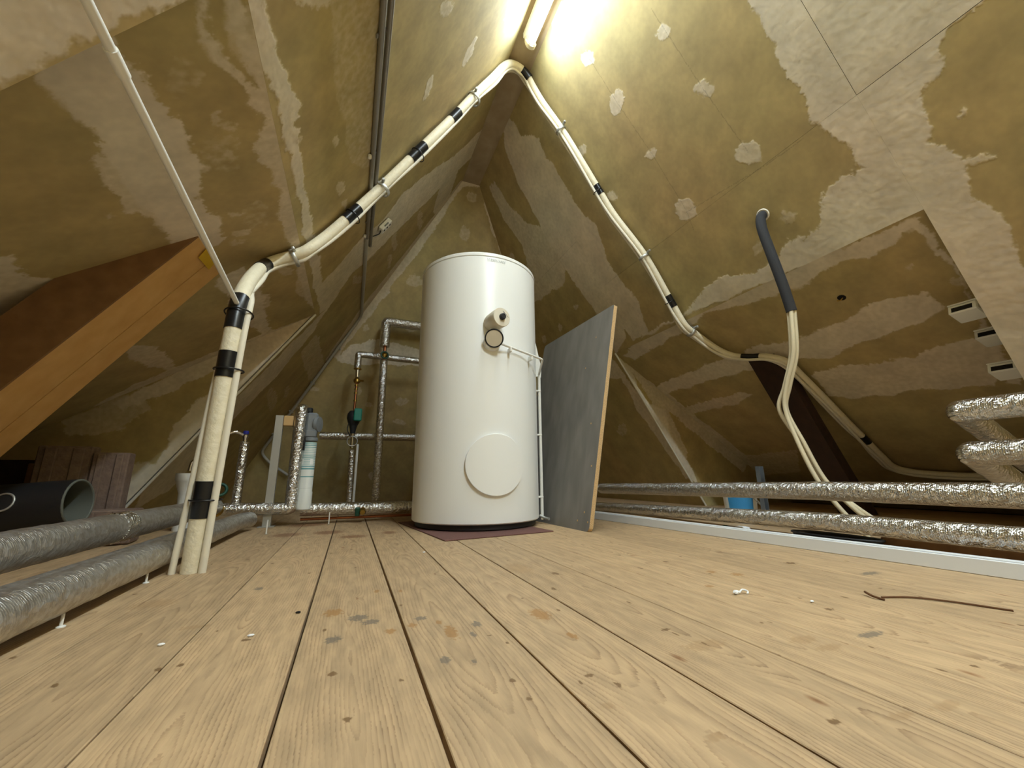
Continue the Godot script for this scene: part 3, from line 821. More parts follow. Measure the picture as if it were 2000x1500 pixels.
func build_room() -> void:
	var thick := 0.0125
	var uv_side := func(p: Vector3) -> Vector2: return Vector2(-p.z / 5.6, (3.42 - p.y) / 3.5)
	var uv_lrec := func(p: Vector3) -> Vector2: return Vector2((-p.z - 0.6) / 3.0, (-0.344 - p.x) / 2.35)
	var uv_rrec := func(p: Vector3) -> Vector2: return Vector2((-p.z - 0.6) / 3.0, (p.x - 2.31) / 2.35)
	var uv_lchk := func(p: Vector3) -> Vector2: return Vector2((-0.25 - p.x) / 2.4, p.y / 1.6)
	var uv_rchk := func(p: Vector3) -> Vector2: return Vector2((p.x - 2.2) / 2.4, p.y / 1.6)
	var uv_gable := func(p: Vector3) -> Vector2: return Vector2((p.x + 1.4) / 4.8, (3.5 - p.y) / 3.55)

	# left slope, its recess and the two walls that close the recess
	var wall := structure("wall_left")
	var out := Vector3(-PITCH, 1, 0).normalized() * thick
	var gap := 0.001
	var left := func(y0: float, y1: float, z0: float, z1: float) -> void:
		part(wall, "plasterboard", panel([Vector3(lx(y0), y0, z0), Vector3(lx(y1), y1, z0), Vector3(lx(y1), y1, z1), Vector3(lx(y0), y0, z1)], out, uv_side), mats["left"])
	left.call(2.012 + gap, RIDGE, BEHIND, LEFT_NEAR)
	left.call(0.0, 2.012 - gap, BEHIND, LEFT_NEAR)
	left.call(2.012 + gap, RIDGE, LEFT_NEAR, -2.85)
	left.call(LEFT_CREASE.y, 2.012 - gap, LEFT_NEAR, -2.85)
	part(wall, "light_stop", panel([Vector3(lx(1.5), 1.5, BEHIND) + out * 1.05, Vector3(lx(RIDGE), RIDGE, BEHIND) + out * 1.05, Vector3(lx(RIDGE), RIDGE, -2.9) + out * 1.05, Vector3(lx(1.5), 1.5, -2.9) + out * 1.05], out, uv_side), mats["underlay"])  # panel added behind the seams to block light and keep them dark
	var p0 := Vector3(LEFT_CREASE.x, LEFT_CREASE.y, LEFT_FAR)
	var foot := Vector3(lx(0), 0, LEFT_FAR)
	var on_left := func(y: float, z: float) -> Vector3: return Vector3(lx(y), y, z)
	part(wall, "plasterboard", panel([on_left.call(RIDGE, -2.8505), on_left.call(RIDGE, hip_z(RIDGE)), on_left.call(2.45, hip_z(2.45)), on_left.call(2.45, -2.8505)], out, uv_side), mats["left"])
	part(wall, "plasterboard", panel([on_left.call(2.449, -2.8505), on_left.call(2.449, hip_z(2.449)), on_left.call(LEFT_CREASE.y, hip_z(LEFT_CREASE.y)), on_left.call(LEFT_CREASE.y, -2.8505)], out, uv_side), mats["left"])
	part(wall, "plasterboard", panel([p0, on_left.call(LEFT_CREASE.y, hip_z(LEFT_CREASE.y)), on_left.call(0, hip_z(0)), foot], out, uv_side), mats["left"])
	var lc := func(d: float) -> Vector2: return LEFT_CREASE + Vector2(-d, -d * LEFT_FLARE)
	var up := Vector3(-LEFT_FLARE, 1, 0).normalized() * thick
	var cuts := [0.0, 0.32, 0.92, 1.52, 2.228]
	for i in 4:
		var a: Vector2 = lc.call(cuts[i])
		var b: Vector2 = lc.call(cuts[i + 1])
		part(wall, "plasterboard", panel([Vector3(a.x, a.y, LEFT_NEAR), Vector3(b.x, b.y, LEFT_NEAR), Vector3(b.x, b.y, LEFT_FAR), Vector3(a.x, a.y, LEFT_FAR)], up, uv_lrec), mats["leftrec"])
	part(wall, "plasterboard", panel([p0, foot, Vector3(-2.60, 0, LEFT_FAR), Vector3(-2.60, 0.03, LEFT_FAR), p0 + Vector3(0.0, 0.035, 0)], Vector3(0, 0, -thick), uv_lchk), mats["leftcheek"])
	part(wall, "plasterboard", panel([Vector3(LEFT_CREASE.x, LEFT_CREASE.y, LEFT_NEAR), Vector3(lx(0), 0, LEFT_NEAR), Vector3(-2.572, 0, LEFT_NEAR)], Vector3(0, 0, thick), uv_lchk), mats["leftcheek"])
	part(wall, "corner_bead", rod(p0 + Vector3(0.002, 0, 0.002), foot + Vector3(0.002, 0, 0.002), 0.009, 10), mats["bead_white"])

	# right slope
	wall = structure("wall_right")
	var wall_r := wall
	out = Vector3(PITCH, 1, 0).normalized() * thick
	var out_r := out
	var right := func(y0: float, y1: float, z0: float, z1: float) -> void:
		part(wall_r, "plasterboard", panel([Vector3(rx(y0), y0, z0), Vector3(rx(y1), y1, z0), Vector3(rx(y1), y1, z1), Vector3(rx(y0), y0, z1)], out_r, uv_side), mats["right"])
	var seam := 1.957
	right.call(seam + gap, RIDGE, BEHIND, RIGHT_NEAR + gap)
	right.call(0.0, seam - gap, BEHIND, RIGHT_NEAR + gap * 0.4)
	right.call(seam + gap * 0.6, RIDGE, RIGHT_NEAR - gap, -2.72)
	right.call(RIGHT_CREASE.y, seam - gap * 0.2, RIGHT_NEAR, -2.72)
	part(wall, "light_stop", panel([Vector3(rx(1.45), 1.45, BEHIND) + out * 1.05, Vector3(rx(RIDGE), RIDGE, BEHIND) + out * 1.05, Vector3(rx(RIDGE), RIDGE, -2.8) + out * 1.05, Vector3(rx(1.45), 1.45, -2.8) + out * 1.05], out, uv_side), mats["underlay"])  # same added panel behind the right seams, stops light coming through
	p0 = Vector3(RIGHT_CREASE.x, RIGHT_CREASE.y, RIGHT_FAR)
	foot = Vector3(rx(0), 0, RIGHT_FAR)
	var on_right := func(y: float, z: float) -> Vector3: return Vector3(rx(y), y, z)
	part(wall, "plasterboard", panel([on_right.call(RIDGE, -2.7205), on_right.call(RIDGE, hip_z(RIDGE)), on_right.call(2.35, hip_z(2.35)), on_right.call(2.35, -2.7205)], out, uv_side), mats["right"])
	part(wall, "plasterboard", panel([on_right.call(2.349, -2.7205), on_right.call(2.349, hip_z(2.349)), on_right.call(RIGHT_CREASE.y, hip_z(RIGHT_CREASE.y)), on_right.call(RIGHT_CREASE.y, -2.7205)], out, uv_side), mats["right"])
	part(wall, "plasterboard", panel([p0, on_right.call(RIGHT_CREASE.y, hip_z(RIGHT_CREASE.y)), on_right.call(0, hip_z(0)), foot], out, uv_side), mats["right"])
	var rc := func(d: float) -> Vector2: return RIGHT_CREASE + Vector2(d, -d * RIGHT_FLARE)
	up = Vector3(RIGHT_FLARE, 1, 0).normalized() * thick
	cuts = [0.0, 0.42, 0.78, 1.40, 2.209]
	for i in 4:
		var a: Vector2 = rc.call(cuts[i])
		var b: Vector2 = rc.call(cuts[i + 1])
		part(wall, "plasterboard", panel([Vector3(a.x, a.y, RIGHT_NEAR), Vector3(b.x, b.y, RIGHT_NEAR), Vector3(b.x, b.y, RIGHT_FAR), Vector3(a.x, a.y, RIGHT_FAR)], up, uv_rrec), mats["rightrec"])
	part(wall, "plasterboard", panel([p0, foot, Vector3(4.56, 0, RIGHT_FAR), Vector3(4.56, 0.03, RIGHT_FAR), p0 + Vector3(0.0, 0.06, 0)], Vector3(0, 0, -thick), uv_rchk), mats["rightcheek"])
	part(wall, "plasterboard", panel([Vector3(RIGHT_CREASE.x, RIGHT_CREASE.y, RIGHT_NEAR), Vector3(rx(0), 0, RIGHT_NEAR), Vector3(4.519, 0, RIGHT_NEAR)], Vector3(0, 0, thick), uv_rchk), mats["rightcheek"])
	part(wall, "corner_bead", rod(p0 + Vector3(-0.002, 0, 0.002), foot + Vector3(-0.002, 0, 0.002), 0.009, 10), mats["bead_white"])

	# the hipped end leans away from its foot; the wall behind the camera is upright
	wall = structure("wall_back")
	var lean := Vector3(0, 1, -1.0 / HIP).normalized() * thick
	for y in [[0.0, 1.60], [1.6005, RIDGE + 0.04]]:
		part(wall, "plasterboard", panel([Vector3(lx(y[0]) - 0.01, y[0], hip_z(y[0])), Vector3(rx(y[0]) + 0.01, y[0], hip_z(y[0])), Vector3(rx(y[1]) + 0.01, y[1], hip_z(y[1])), Vector3(lx(y[1]) - 0.01, y[1], hip_z(y[1]))], lean, uv_gable), mats["gable"])
	wall = structure("wall_front")
	part(wall, "plasterboard", panel([Vector3(-1.5, 0, BEHIND), Vector3(0.8, 3.5, BEHIND), Vector3(1.1, 3.5, BEHIND), Vector3(3.4, 0, BEHIND)], Vector3(0, 0, thick), uv_gable), mats["gable"])

	var top := structure("ceiling")
	part(top, "ridge_strip", panel([Vector3(LEFT_TOP, RIDGE, BEHIND), Vector3(RIGHT_TOP, RIDGE, BEHIND), Vector3(RIGHT_TOP, RIDGE, -2.72), Vector3(RIGHT_TOP, RIDGE, hip_z(RIDGE) - 0.01), Vector3(LEFT_TOP, RIDGE, hip_z(RIDGE) - 0.01), Vector3(LEFT_TOP, RIDGE, -2.85)], Vector3(0, thick, 0), uv_gable), mats["ridge_plaster"])


# ---------------------------------------------------------------- the floor

func plank_texture(index: int, x0: float, x1: float) -> ImageTexture:
	# flat-sawn pine: the growth rings of a log cut lengthwise, with knots, fibres and the spills that lie on this board
	var wide := 200
	var high := 1600
	var long := 3.6
	var r := RandomNumberGenerator.new()
	r.seed = 100 + index * 17
	var u0 := r.randf_range(-0.05, 0.05)
	var depth := r.randf_range(0.006, 0.05)
	var drift := r.randf_range(-0.012, 0.012)
	var rings := r.randf_range(110.0, 175.0)
	var tone := r.randf_range(0.955, 1.03)
	var knots := []
	for k in r.randi_range(2, 4):
		knots.append([r.randf_range(-0.075, 0.075), r.randf_range(0.2, 3.4), r.randf_range(0.004, 0.009)])
	var col := PackedByteArray()
	col.resize(wide * high * 3)
	var shift := index * 4099
	for y in high:
		var v := long * y / high
		var wob := (wide_noise[((y / 3 + shift) & 511) * 512 + 40] - 128) / 128.0
		var dd := depth + drift * (v - 1.8) * 3.0 + wob * 0.030
		var near := []
		for k in knots:
			if absf(k[1] - v) < 0.16:
				near.append(k)
		var row := ((y / 2 + shift) & 511) << 9
		var row2 := ((y + shift) & 511) << 9
		for x in wide:
			var u := 0.19 * x / wide - 0.095
			var du := u - u0 - wob * 0.012
			var warp := (tone_noise[row + ((x + shift) & 511)] - 128) / 128.0
			var ring := sqrt(du * du + dd * dd) * rings + warp * 0.40
			var core := 0.0
			for k in near:
				var kd: float = sqrt((u - k[0]) * (u - k[0]) + (v - k[1]) * (v - k[1]) * 0.16)
				ring += 2.6 * exp(-kd * kd / (k[2] * k[2] * 14.0))
				if kd < k[2]:
					core = 1.0 - kd / k[2]
			var s := ring - floorf(ring)
			var late := s * s * s * s * s
			late = late * clampf(0.15 + (tone_noise[row + ((x + 300) & 511)] - 70) / 130.0, 0.12, 1.1) * (0.6 + 0.4 * fine_noise[row2 + ((x * 3) & 511)] / 160.0)
			var fibre := (fine_noise[row + ((x * 5 + shift) & 511)] - 128) / 128.0
			var cloud := (tone_noise[row2 + ((x * 2 + 77) & 511)] - 128) / 128.0
			var k1 := tone * (1.0 - 0.20 * late - 0.03 * s + 0.03 * fibre + 0.08 * cloud)
			var i := (y * wide + x) * 3
			col[i] = clampi(int(186.0 * k1 - 50.0 * core), 0, 255)
			col[i + 1] = clampi(int((158.0 - 8.0 * late) * k1 - 62.0 * core), 0, 255)
			col[i + 2] = clampi(int((121.0 - 11.0 * late) * k1 - 60.0 * core), 0, 255)
	var shades := [Color(0.60, 0.42, 0.22), Color(0.36, 0.34, 0.31), Color(0.38, 0.27, 0.15), Color(0.60, 0.47, 0.32), Color(0.42, 0.25, 0.15)]
	var full := [0.62, 0.55, 0.7, 0.34, 0.5]
	var spots := FLOOR_STAINS.duplicate()
	for k in 12:   # small dark flecks everywhere
		spots.append([r.randf_range(x0, x1), -r.randf_range(0.3, 3.4), r.randf_range(0.002, 0.006), r.randf_range(0.002, 0.010), 2])
	for s in spots:
		if s[0] + s[2] < x0 or s[0] - s[2] > x1:
			continue
		var cx: float = (s[0] - x0) / (x1 - x0) * wide
		var cy: float = -s[1] / long * high
		var px: float = s[2] / (x1 - x0) * wide
		var py: float = s[3] / long * high
		for y in range(maxi(0, int(cy - py * 1.5)), mini(high, int(cy + py * 1.5) + 1)):
			for x in range(maxi(0, int(cx - px * 1.5)), mini(wide, int(cx + px * 1.5) + 1)):
				var f := fine_noise[((y * 2 + shift) & 511) * 512 + ((x + shift) & 511)] / 255.0
				var d := Vector2((x - cx) / maxf(px, 0.7), (y - cy) / maxf(py, 0.7)).length() + (f - 0.5) * 1.1
				if d < 1.0:
					var t: float = full[s[4]] * clampf((1.0 - d) * 4.0, 0.0, 1.0)
					var i := (y * wide + x) * 3
					var c: Color = shades[s[4]]
					col[i] = int(lerpf(col[i], c.r * 255, t))
					col[i + 1] = int(lerpf(col[i + 1], c.g * 255, t))
					col[i + 2] = int(lerpf(col[i + 2], c.b * 255, t))
	return ImageTexture.create_from_image(Image.create_from_data(wide, high, false, Image.FORMAT_RGB8, col))


func plank_mesh(x0: float, x1: float, z0: float, z1: float) -> ArrayMesh:
	var st := begin()
	var b := 0.0012
	var deep := -0.024
	var w := x1 - x0
	var uv := func(x: float, z: float) -> Vector2: return Vector2((x - x0) / w, -z / 3.6)
	quad(st, Vector3(x0 + b, 0, z0), Vector3(x1 - b, 0, z0), Vector3(x1 - b, 0, z1), Vector3(x0 + b, 0, z1), Vector3.UP, [uv.call(x0 + b, z0), uv.call(x1 - b, z0), uv.call(x1 - b, z1), uv.call(x0 + b, z1)])
	for s in [[x0, x0 + b, -1.0], [x1, x1 - b, 1.0]]:
		var n := Vector3(s[2], 1, 0).normalized()
		quad(st, Vector3(s[0], -b, z0), Vector3(s[1], 0, z0), Vector3(s[1], 0, z1), Vector3(s[0], -b, z1), n, [uv.call(s[1], z0), uv.call(s[1], z0), uv.call(s[1], z1), uv.call(s[1], z1)])
		quad(st, Vector3(s[0], -b, z0), Vector3(s[0], deep, z0), Vector3(s[0], deep, z1), Vector3(s[0], -b, z1), Vector3(s[2], 0, 0), [uv.call(s[1], z0), uv.call(s[1], z0), uv.call(s[1], z1), uv.call(s[1], z1)])
	quad(st, Vector3(x0, deep, z0), Vector3(x1, deep, z0), Vector3(x1, deep, z1), Vector3(x0, deep, z1), Vector3.DOWN, [uv.call(x0, z0), uv.call(x1, z0), uv.call(x1, z1), uv.call(x0, z1)])
	for e in [[z0, 1.0], [z1, -1.0]]:
		quad(st, Vector3(x0, deep, e[0]), Vector3(x1, deep, e[0]), Vector3(x1, -b, e[0]), Vector3(x0, -b, e[0]), Vector3(0, 0, e[1]), [Vector2(0, 0), Vector2(1, 0), Vector2(1, 0.01), Vector2(0, 0.01)])
	return st.commit()


func build_floor() -> void:
	var ground := structure("floor")
	var joints := [-2.56, -2.37, -2.18, -1.985, -1.79, -1.60, -1.41, -1.217, -1.026, -0.835, -0.644, -0.4527, -0.2598, -0.0654, 0.1257, 0.315, 0.5004, 0.70, 0.857, 1.045, 1.225, 1.415, 1.605, 1.79, 1.98, 2.17, 2.36, 2.55, 2.74, 2.93, 3.12, 3.31, 3.50, 3.69, 3.88, 4.07, 4.26, 4.45]
	var gaps := {-0.0654: 0.0026, 0.1257: 0.0028, 0.315: 0.0019, 0.5004: 0.0021, -0.2598: 0.0013, 0.70: 0.0014}
	var woods := []
	for i in joints.size() - 1:
		var own: bool = joints[i] > -0.7 and joints[i] < 1.7
		var m: StandardMaterial3D
		if own or woods.size() < 2:
			m = StandardMaterial3D.new()
			m.resource_name = "pine_plank_%d" % i
			m.roughness = 0.62
			m.albedo_texture = plank_texture(i, joints[i], joints[i + 1])
			woods.append(m)
		else:
			m = woods[(i * 5) % woods.size()]
		part(ground, "plank", plank_mesh(joints[i] + gaps.get(joints[i], 0.0009), joints[i + 1] - gaps.get(joints[i + 1], 0.0009), 2.19, -5.44), m)
	part(ground, "subfloor", rbox(Vector3(7.4, 0.05, 7.75), 0.0), mats["underlay"], at(0.95, -0.0495, -1.64))


# ---------------------------------------------------------------- rafters and lamp

func build_rafters() -> void:
	# the old truss legs that the recesses leave bare: one orange brown on the left, one nearly black on the right
	var o := thing("rafter", "orange-brown timber rafter slanting across the left recess", "beam")
	var beam := func(parent: Node, called: String, z0: float, z1: float, back: float, m: Material, mirrored: bool) -> void:
		var a := Vector2(-0.655, 1.318) if not mirrored else Vector2(2.765, 1.170)
		var s := -1.0 if not mirrored else 1.0
		var foot_x := a.x + s * a.y / PITCH
		# the back of the beam runs parallel to its face until it meets the recess ceiling
		var flare := LEFT_FLARE if not mirrored else RIGHT_FLARE
		var d := back / (PITCH - flare)
		var b := Vector2(a.x + s * d, a.y - flare * d)
		var back_foot := b.x + s * b.y / PITCH
		var st := begin()
		var pts := [Vector2(a.x, a.y), Vector2(foot_x, 0.002), Vector2(back_foot, 0.002), Vector2(b.x, b.y)]
		var uv := [Vector2.ZERO, Vector2(0, 1), Vector2(1, 1), Vector2(1, 0)]
		for z in [[z0, 1.0], [z1, -1.0]]:
			var q := []
			for p in pts:
				q.append(Vector3(p.x, p.y, z[0]))
			quad(st, q[0], q[1], q[2], q[3], Vector3(0, 0, z[1]), uv)
		var mid: Vector2 = (pts[0] + pts[1] + pts[2] + pts[3]) / 4.0
		for i in 4:
			var p: Vector2 = pts[i]
			var q2: Vector2 = pts[(i + 1) % 4]
			var n := Vector2(q2.y - p.y, p.x - q2.x).normalized()
			if n.dot((p + q2) / 2.0 - mid) < 0.0:
				n = -n
			quad(st, Vector3(p.x, p.y, z0), Vector3(q2.x, q2.y, z0), Vector3(q2.x, q2.y, z1), Vector3(p.x, p.y, z1), Vector3(n.x, n.y, 0), uv)
		part(parent, called, st.commit(), m)
	beam.call(o, "timber", -1.868, -2.050, 0.34, mats["beam_orange"], false)
	beam.call(o, "timber", -2.056, -2.180, 0.34, mats["beam_orange"], false)
	beam.call(o, "side_board", -1.858, -1.867, 0.338, mats["beam_brown"], false)
	var sticker := panel([Vector3(-0.668, 1.287, -1.95), Vector3(-0.668, 1.287, -2.075), Vector3(-0.69, 1.252, -2.085), Vector3(-0.695, 1.246, -1.965)], Vector3(-PITCH, 1, 0).normalized() * -0.0012, func(p: Vector3) -> Vector2: return Vector2(p.z * 8.0, p.y * 8.0))
	part(o, "sticker", sticker, mats["sticker_yellow"], Transform3D(), "torn yellow sticker")
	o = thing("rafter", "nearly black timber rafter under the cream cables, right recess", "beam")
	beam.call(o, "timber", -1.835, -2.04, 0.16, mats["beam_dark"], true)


func build_lamp() -> void:
	# the batten in view, and an unseen lamp behind the camera, placed to light the near boards and tank
	batten("lit white fluorescent batten lamp on the ridge strip", -1.985, LAMP_ENERGY)
	batten("unseen twin-tube batten out of view behind the camera, placed to light the near boards and tank", 0.35, UNSEEN_LAMP_ENERGY)


func batten(label: String, z_far: float, energy: float) -> void:
	var o := thing("fluorescent_lamp", label, "lamp", Vector3(0.93, RIDGE, z_far))
	var long := 1.52
	part(o, "housing", rbox(Vector3(0.062, 0.05, long), 0.006), mats["plastic_white"], at(0, -0.0255, long / 2.0))
	var tube_at := Vector3(0.022, -0.092, 0)
	part(o, "glass_tube", rod(tube_at + Vector3(0, 0, 0.03), tube_at + Vector3(0, 0, long - 0.03), 0.026, 20), mats["tube_glow"])
	if energy > LAMP_ENERGY:   # the unseen lamp gets a second tube for its stronger light
		part(o, "glass_tube", rod(tube_at + Vector3(-0.060, 0, 0.03), tube_at + Vector3(-0.060, 0, long - 0.03), 0.026, 20), mats["tube_glow"])
	for z in [0.0, long - 0.032]:
		part(o, "lamp_holder", rbox(Vector3(0.066, 0.05, 0.03), 0.006), mats["plastic_cream"], at(0.012, -0.068, z + 0.016))
		part(o, "end_cap", cylinder(0.037, 0.034, 0.005, 28), mats["plastic_cream"], Transform3D(Basis(Vector3.RIGHT, PI / 2), tube_at + Vector3(0, 0, z - 0.001)))
	for turn in [-1.15, 0.0, 1.15]:
		var l := AreaLight3D.new()
		l.name = "lamp_light"
		l.area_size = Vector2(0.035, long - 0.08)
		l.light_energy = energy
		l.light_color = Color(0.88, 0.95, 1.0)
		l.shadow_enabled = true
		l.set("area_range", 12.0)
		l.set("area_attenuation", 2.0)
		# faces away from the tube: straight down, and out to both sides
		l.transform = Transform3D(Basis(Vector3.BACK, turn) * Basis(Vector3.RIGHT, -PI / 2), tube_at + Vector3(sin(turn) * 0.032, -cos(turn) * 0.032, long / 2.0))
		o.add_child(l, true)


# ---------------------------------------------------------------- the tank

func curved_disc(radius: float, bend: float, thick: float) -> ArrayMesh:
	# a round cover that follows the shell of a cylinder of radius bend, its middle towards +z
	var st := begin()
	var place := func(r: float, a: float, off: float) -> Vector3:
		var ang := r * cos(a) / bend
		return Vector3(sin(ang) * (bend + off), r * sin(a), cos(ang) * (bend + off))
	var normal := func(r: float, a: float) -> Vector3:
		var ang := r * cos(a) / bend
		return Vector3(sin(ang), 0, cos(ang))
	var steps := [0.0, 0.3, 0.6, 0.85, 0.975, 1.0]
	for k in steps.size() - 1:
		for i in 48:
			var a0 := TAU * i / 48
			var a1 := TAU * (i + 1) / 48
			var r0: float = steps[k] * radius
			var r1: float = steps[k + 1] * radius
			var o0 := thick
			var o1 := thick if k < steps.size() - 2 else thick * 0.7
			var p := [place.call(r0, a0, o0), place.call(r1, a0, o1), place.call(r1, a1, o1), place.call(r0, a1, o0)]
			var n := [normal.call(r0, a0), normal.call(r1, a0), normal.call(r1, a1), normal.call(r0, a1)]
			if k == steps.size() - 2:   # the rounded rim turns outwards
				n[1] = (n[1] + Vector3(cos(a0), sin(a0), 0) * 1.6).normalized()
				n[2] = (n[2] + Vector3(cos(a1), sin(a1), 0) * 1.6).normalized()
			tri(st, [p[0], p[1], p[2]], [n[0], n[1], n[2]], [Vector2.ZERO, Vector2.ZERO, Vector2.ZERO])
			if r0 > 0.0:
				tri(st, [p[0], p[2], p[3]], [n[0], n[2], n[3]], [Vector2.ZERO, Vector2.ZERO, Vector2.ZERO])
	for i in 48:
		var a0 := TAU * i / 48
		var a1 := TAU * (i + 1) / 48
		var n0 := Vector3(cos(a0), sin(a0), 0)
		quad(st, place.call(radius, a0, thick * 0.7), place.call(radius, a1, thick * 0.7), place.call(radius, a1, -0.004), place.call(radius, a0, -0.004), n0, [Vector2.ZERO, Vector2.ZERO, Vector2.ZERO, Vector2.ZERO])
	return st.commit()


func build_tank() -> void:
	var r := 0.4015
	var mid := Vector3(0.767, 0, -2.547)
	var m := thing("floor_mat", "thin reddish-brown mat under the white tank", "mat", Vector3(0.69, 0, -2.46))
	part(m, "mat", rbox(Vector3(0.625, 0.006, 0.92), 0.002), mats["mat_red"], Transform3D(Basis(Vector3.UP, 0.13), Vector3(0.0, 0.0032, 0.0)))
	var o := thing("storage_tank", "tall white cylindrical hot water storage tank", "water tank", mid + Vector3(0, 0.0065, 0))
	part(o, "base_ring", lathe([Vector2(0, 0), Vector2(0.372, 0), Vector2(0.380, 0.006), Vector2(0.380, 0.034), Vector2(0, 0.034)], 72), mats["black_rubber"])
	part(o, "shell", lathe([Vector2(0, 0.034), Vector2(r - 0.006, 0.034), Vector2(r, 0.040), Vector2(r, 1.648), Vector2(r - 0.003, 1.652), Vector2(0, 1.652)], 96), mats["tank_white"])
	part(o, "lid", lathe([Vector2(0, 1.653), Vector2(r - 0.004, 1.653), Vector2(r + 0.002, 1.656), Vector2(r + 0.002, 1.674), Vector2(r - 0.010, 1.684), Vector2(0, 1.688)], 96), mats["tank_white"])
	part(o, "round_cover", curved_disc(0.173, r, 0.020), mats["tank_white"], at(0, 0.3575, 0) * Transform3D(Basis(Vector3.UP, -0.02), Vector3.ZERO), "round white inspection cover")
	# maker's name in faint raised letters under the lid
	var text := TextMesh.new()
	text.text = "VIESSMANN"
	text.font = SystemFont.new()
	text.font.font_names = PackedStringArray(["Droid Sans"])
	text.font_size = 16
	text.pixel_size = 0.0014
	text.depth = 0.002
	part(o, "lettering", text, mats["lettering"], at(-0.006, 1.628, r + 0.0005))
	# immersion thermostat with its black knob
	var th := Node3D.new()
	th.name = "thermostat"
	o.add_child(th)
	var axis := Vector3(0.20, -0.02, 1.0).normalized()
	th.transform = facing(axis, Vector3(-0.040, 1.203, r - 0.014))
	part(th, "housing", lathe([Vector2(0, 0), Vector2(0.048, 0), Vector2(0.053, 0.02), Vector2(0.057, 0.085), Vector2(0.058, 0.128), Vector2(0.055, 0.133), Vector2(0, 0.133)], 40), mats["plastic_cream"])
	part(th, "knob", lathe([Vector2(0, 0.133), Vector2(0.019, 0.133), Vector2(0.018, 0.150), Vector2(0.014, 0.153), Vector2(0.013, 0.151), Vector2(0, 0.151)], 28), mats["black_rubber"], Transform3D())
	var inv := th.transform.basis.inverse()
	for k in 2:
		var d := inv * Vector3(0.026 - 0.008 * k, 0.004 + 0.010 * k + 0.014, 0)
		var line := Basis(inv * Vector3(0.707, -0.707, 0), Vector3.UP, (inv * Vector3(0.707, -0.707, 0)).cross(Vector3.UP))
		part(th, "scale_print", rbox(Vector3(0.046 - 0.012 * k, 0.0006, 0.0022), 0.0), mats["print_grey"], Transform3D(line, d + Vector3(0, 0.1331, 0)))
	# a lower flange whose gasketed cover hangs open, and the capillary tube that leads from it to the right
	var fl := Node3D.new()
	fl.name = "flange"
	o.add_child(fl)
	part(fl, "stub", lathe([Vector2(0, 0), Vector2(0.052, 0), Vector2(0.052, 0.04), Vector2(0.047, 0.045), Vector2(0, 0.045)], 36), mats["tank_white"], facing(Vector3(-0.06, 0, 1), Vector3(-0.036, 1.075, r - 0.014)))
	var tilt := facing(Vector3(-0.45, -0.42, 0.80), Vector3(-0.041, 1.085, r + 0.060))
	part(fl, "cover_plate", cylinder(0.051, 0.008, 0.002, 36), mats["plastic_cream"], tilt)
	part(fl, "gasket", torus(0.052, 0.0045, 40, 8), mats["black_rubber"], tilt * at(0, 0.006, 0))
	part(fl, "hinge", rod(Vector3(-0.075, 1.118, r + 0.03), Vector3(-0.066, 1.130, r + 0.075), 0.006, 10), mats["plastic_white"])
	var arm := elbow_path([Vector3(0.006, 1.058, r + 0.052), Vector3(0.330, 1.025, 0.345), Vector3(0.392, 0.975, 0.155)], 0.02)
	part(o, "capillary_tube", tube(arm, 0.0075, 10), mats["plastic_white"])
	for t in [[0.075, 1.037, 0.435], [0.24, 1.020, 0.375]]:
		part(o, "clip", rbox(Vector3(0.014, 0.03, 0.05), 0.003), mats["plastic_white"], at(t[0], t[1], t[2] - 0.02))
	part(o, "bracket_plate", panel([Vector3(0.372, 1.24, 0.14), Vector3(0.404, 1.10, 0.13), Vector3(0.43, 1.04, 0.12), Vector3(0.425, 0.965, 0.12), Vector3(0.378, 0.965, 0.14)], Vector3(0, 0, -0.004), func(p: Vector3) -> Vector2: return Vector2(p.x, p.y)), mats["plastic_white"])
	part(o, "cable_duct", rbox(Vector3(0.017, 0.95, 0.017), 0.003), mats["plastic_white"], at(0.397, 0.495, 0.147))
	for y in [0.86, 0.56, 0.16]:
		part(o, "clip", rbox(Vector3(0.040, 0.012, 0.024), 0.003), mats["plastic_white"], at(0.386, y, 0.145))
	part(o, "drain_cock", tube(smooth_path([Vector3(0.385, 0.045, 0.14), Vector3(0.41, 0.03, 0.17), Vector3(0.418, 0.028, 0.20)], 0.01), 0.009, 10), mats["zinc"])


# ---------------------------------------------------------------- pipes along both sides

func foil_pipe(called: String, label: String, pts: Array, r: float, bend: float, m: Material, group := "", sides := 22) -> Node3D:
	var o := thing(called, label, "pipe", Vector3.ZERO, group)
	part(o, "foil_jacket", tube(dense(elbow_path(pts, bend), 0.03), r, sides, r * 0.05), m)
	return o


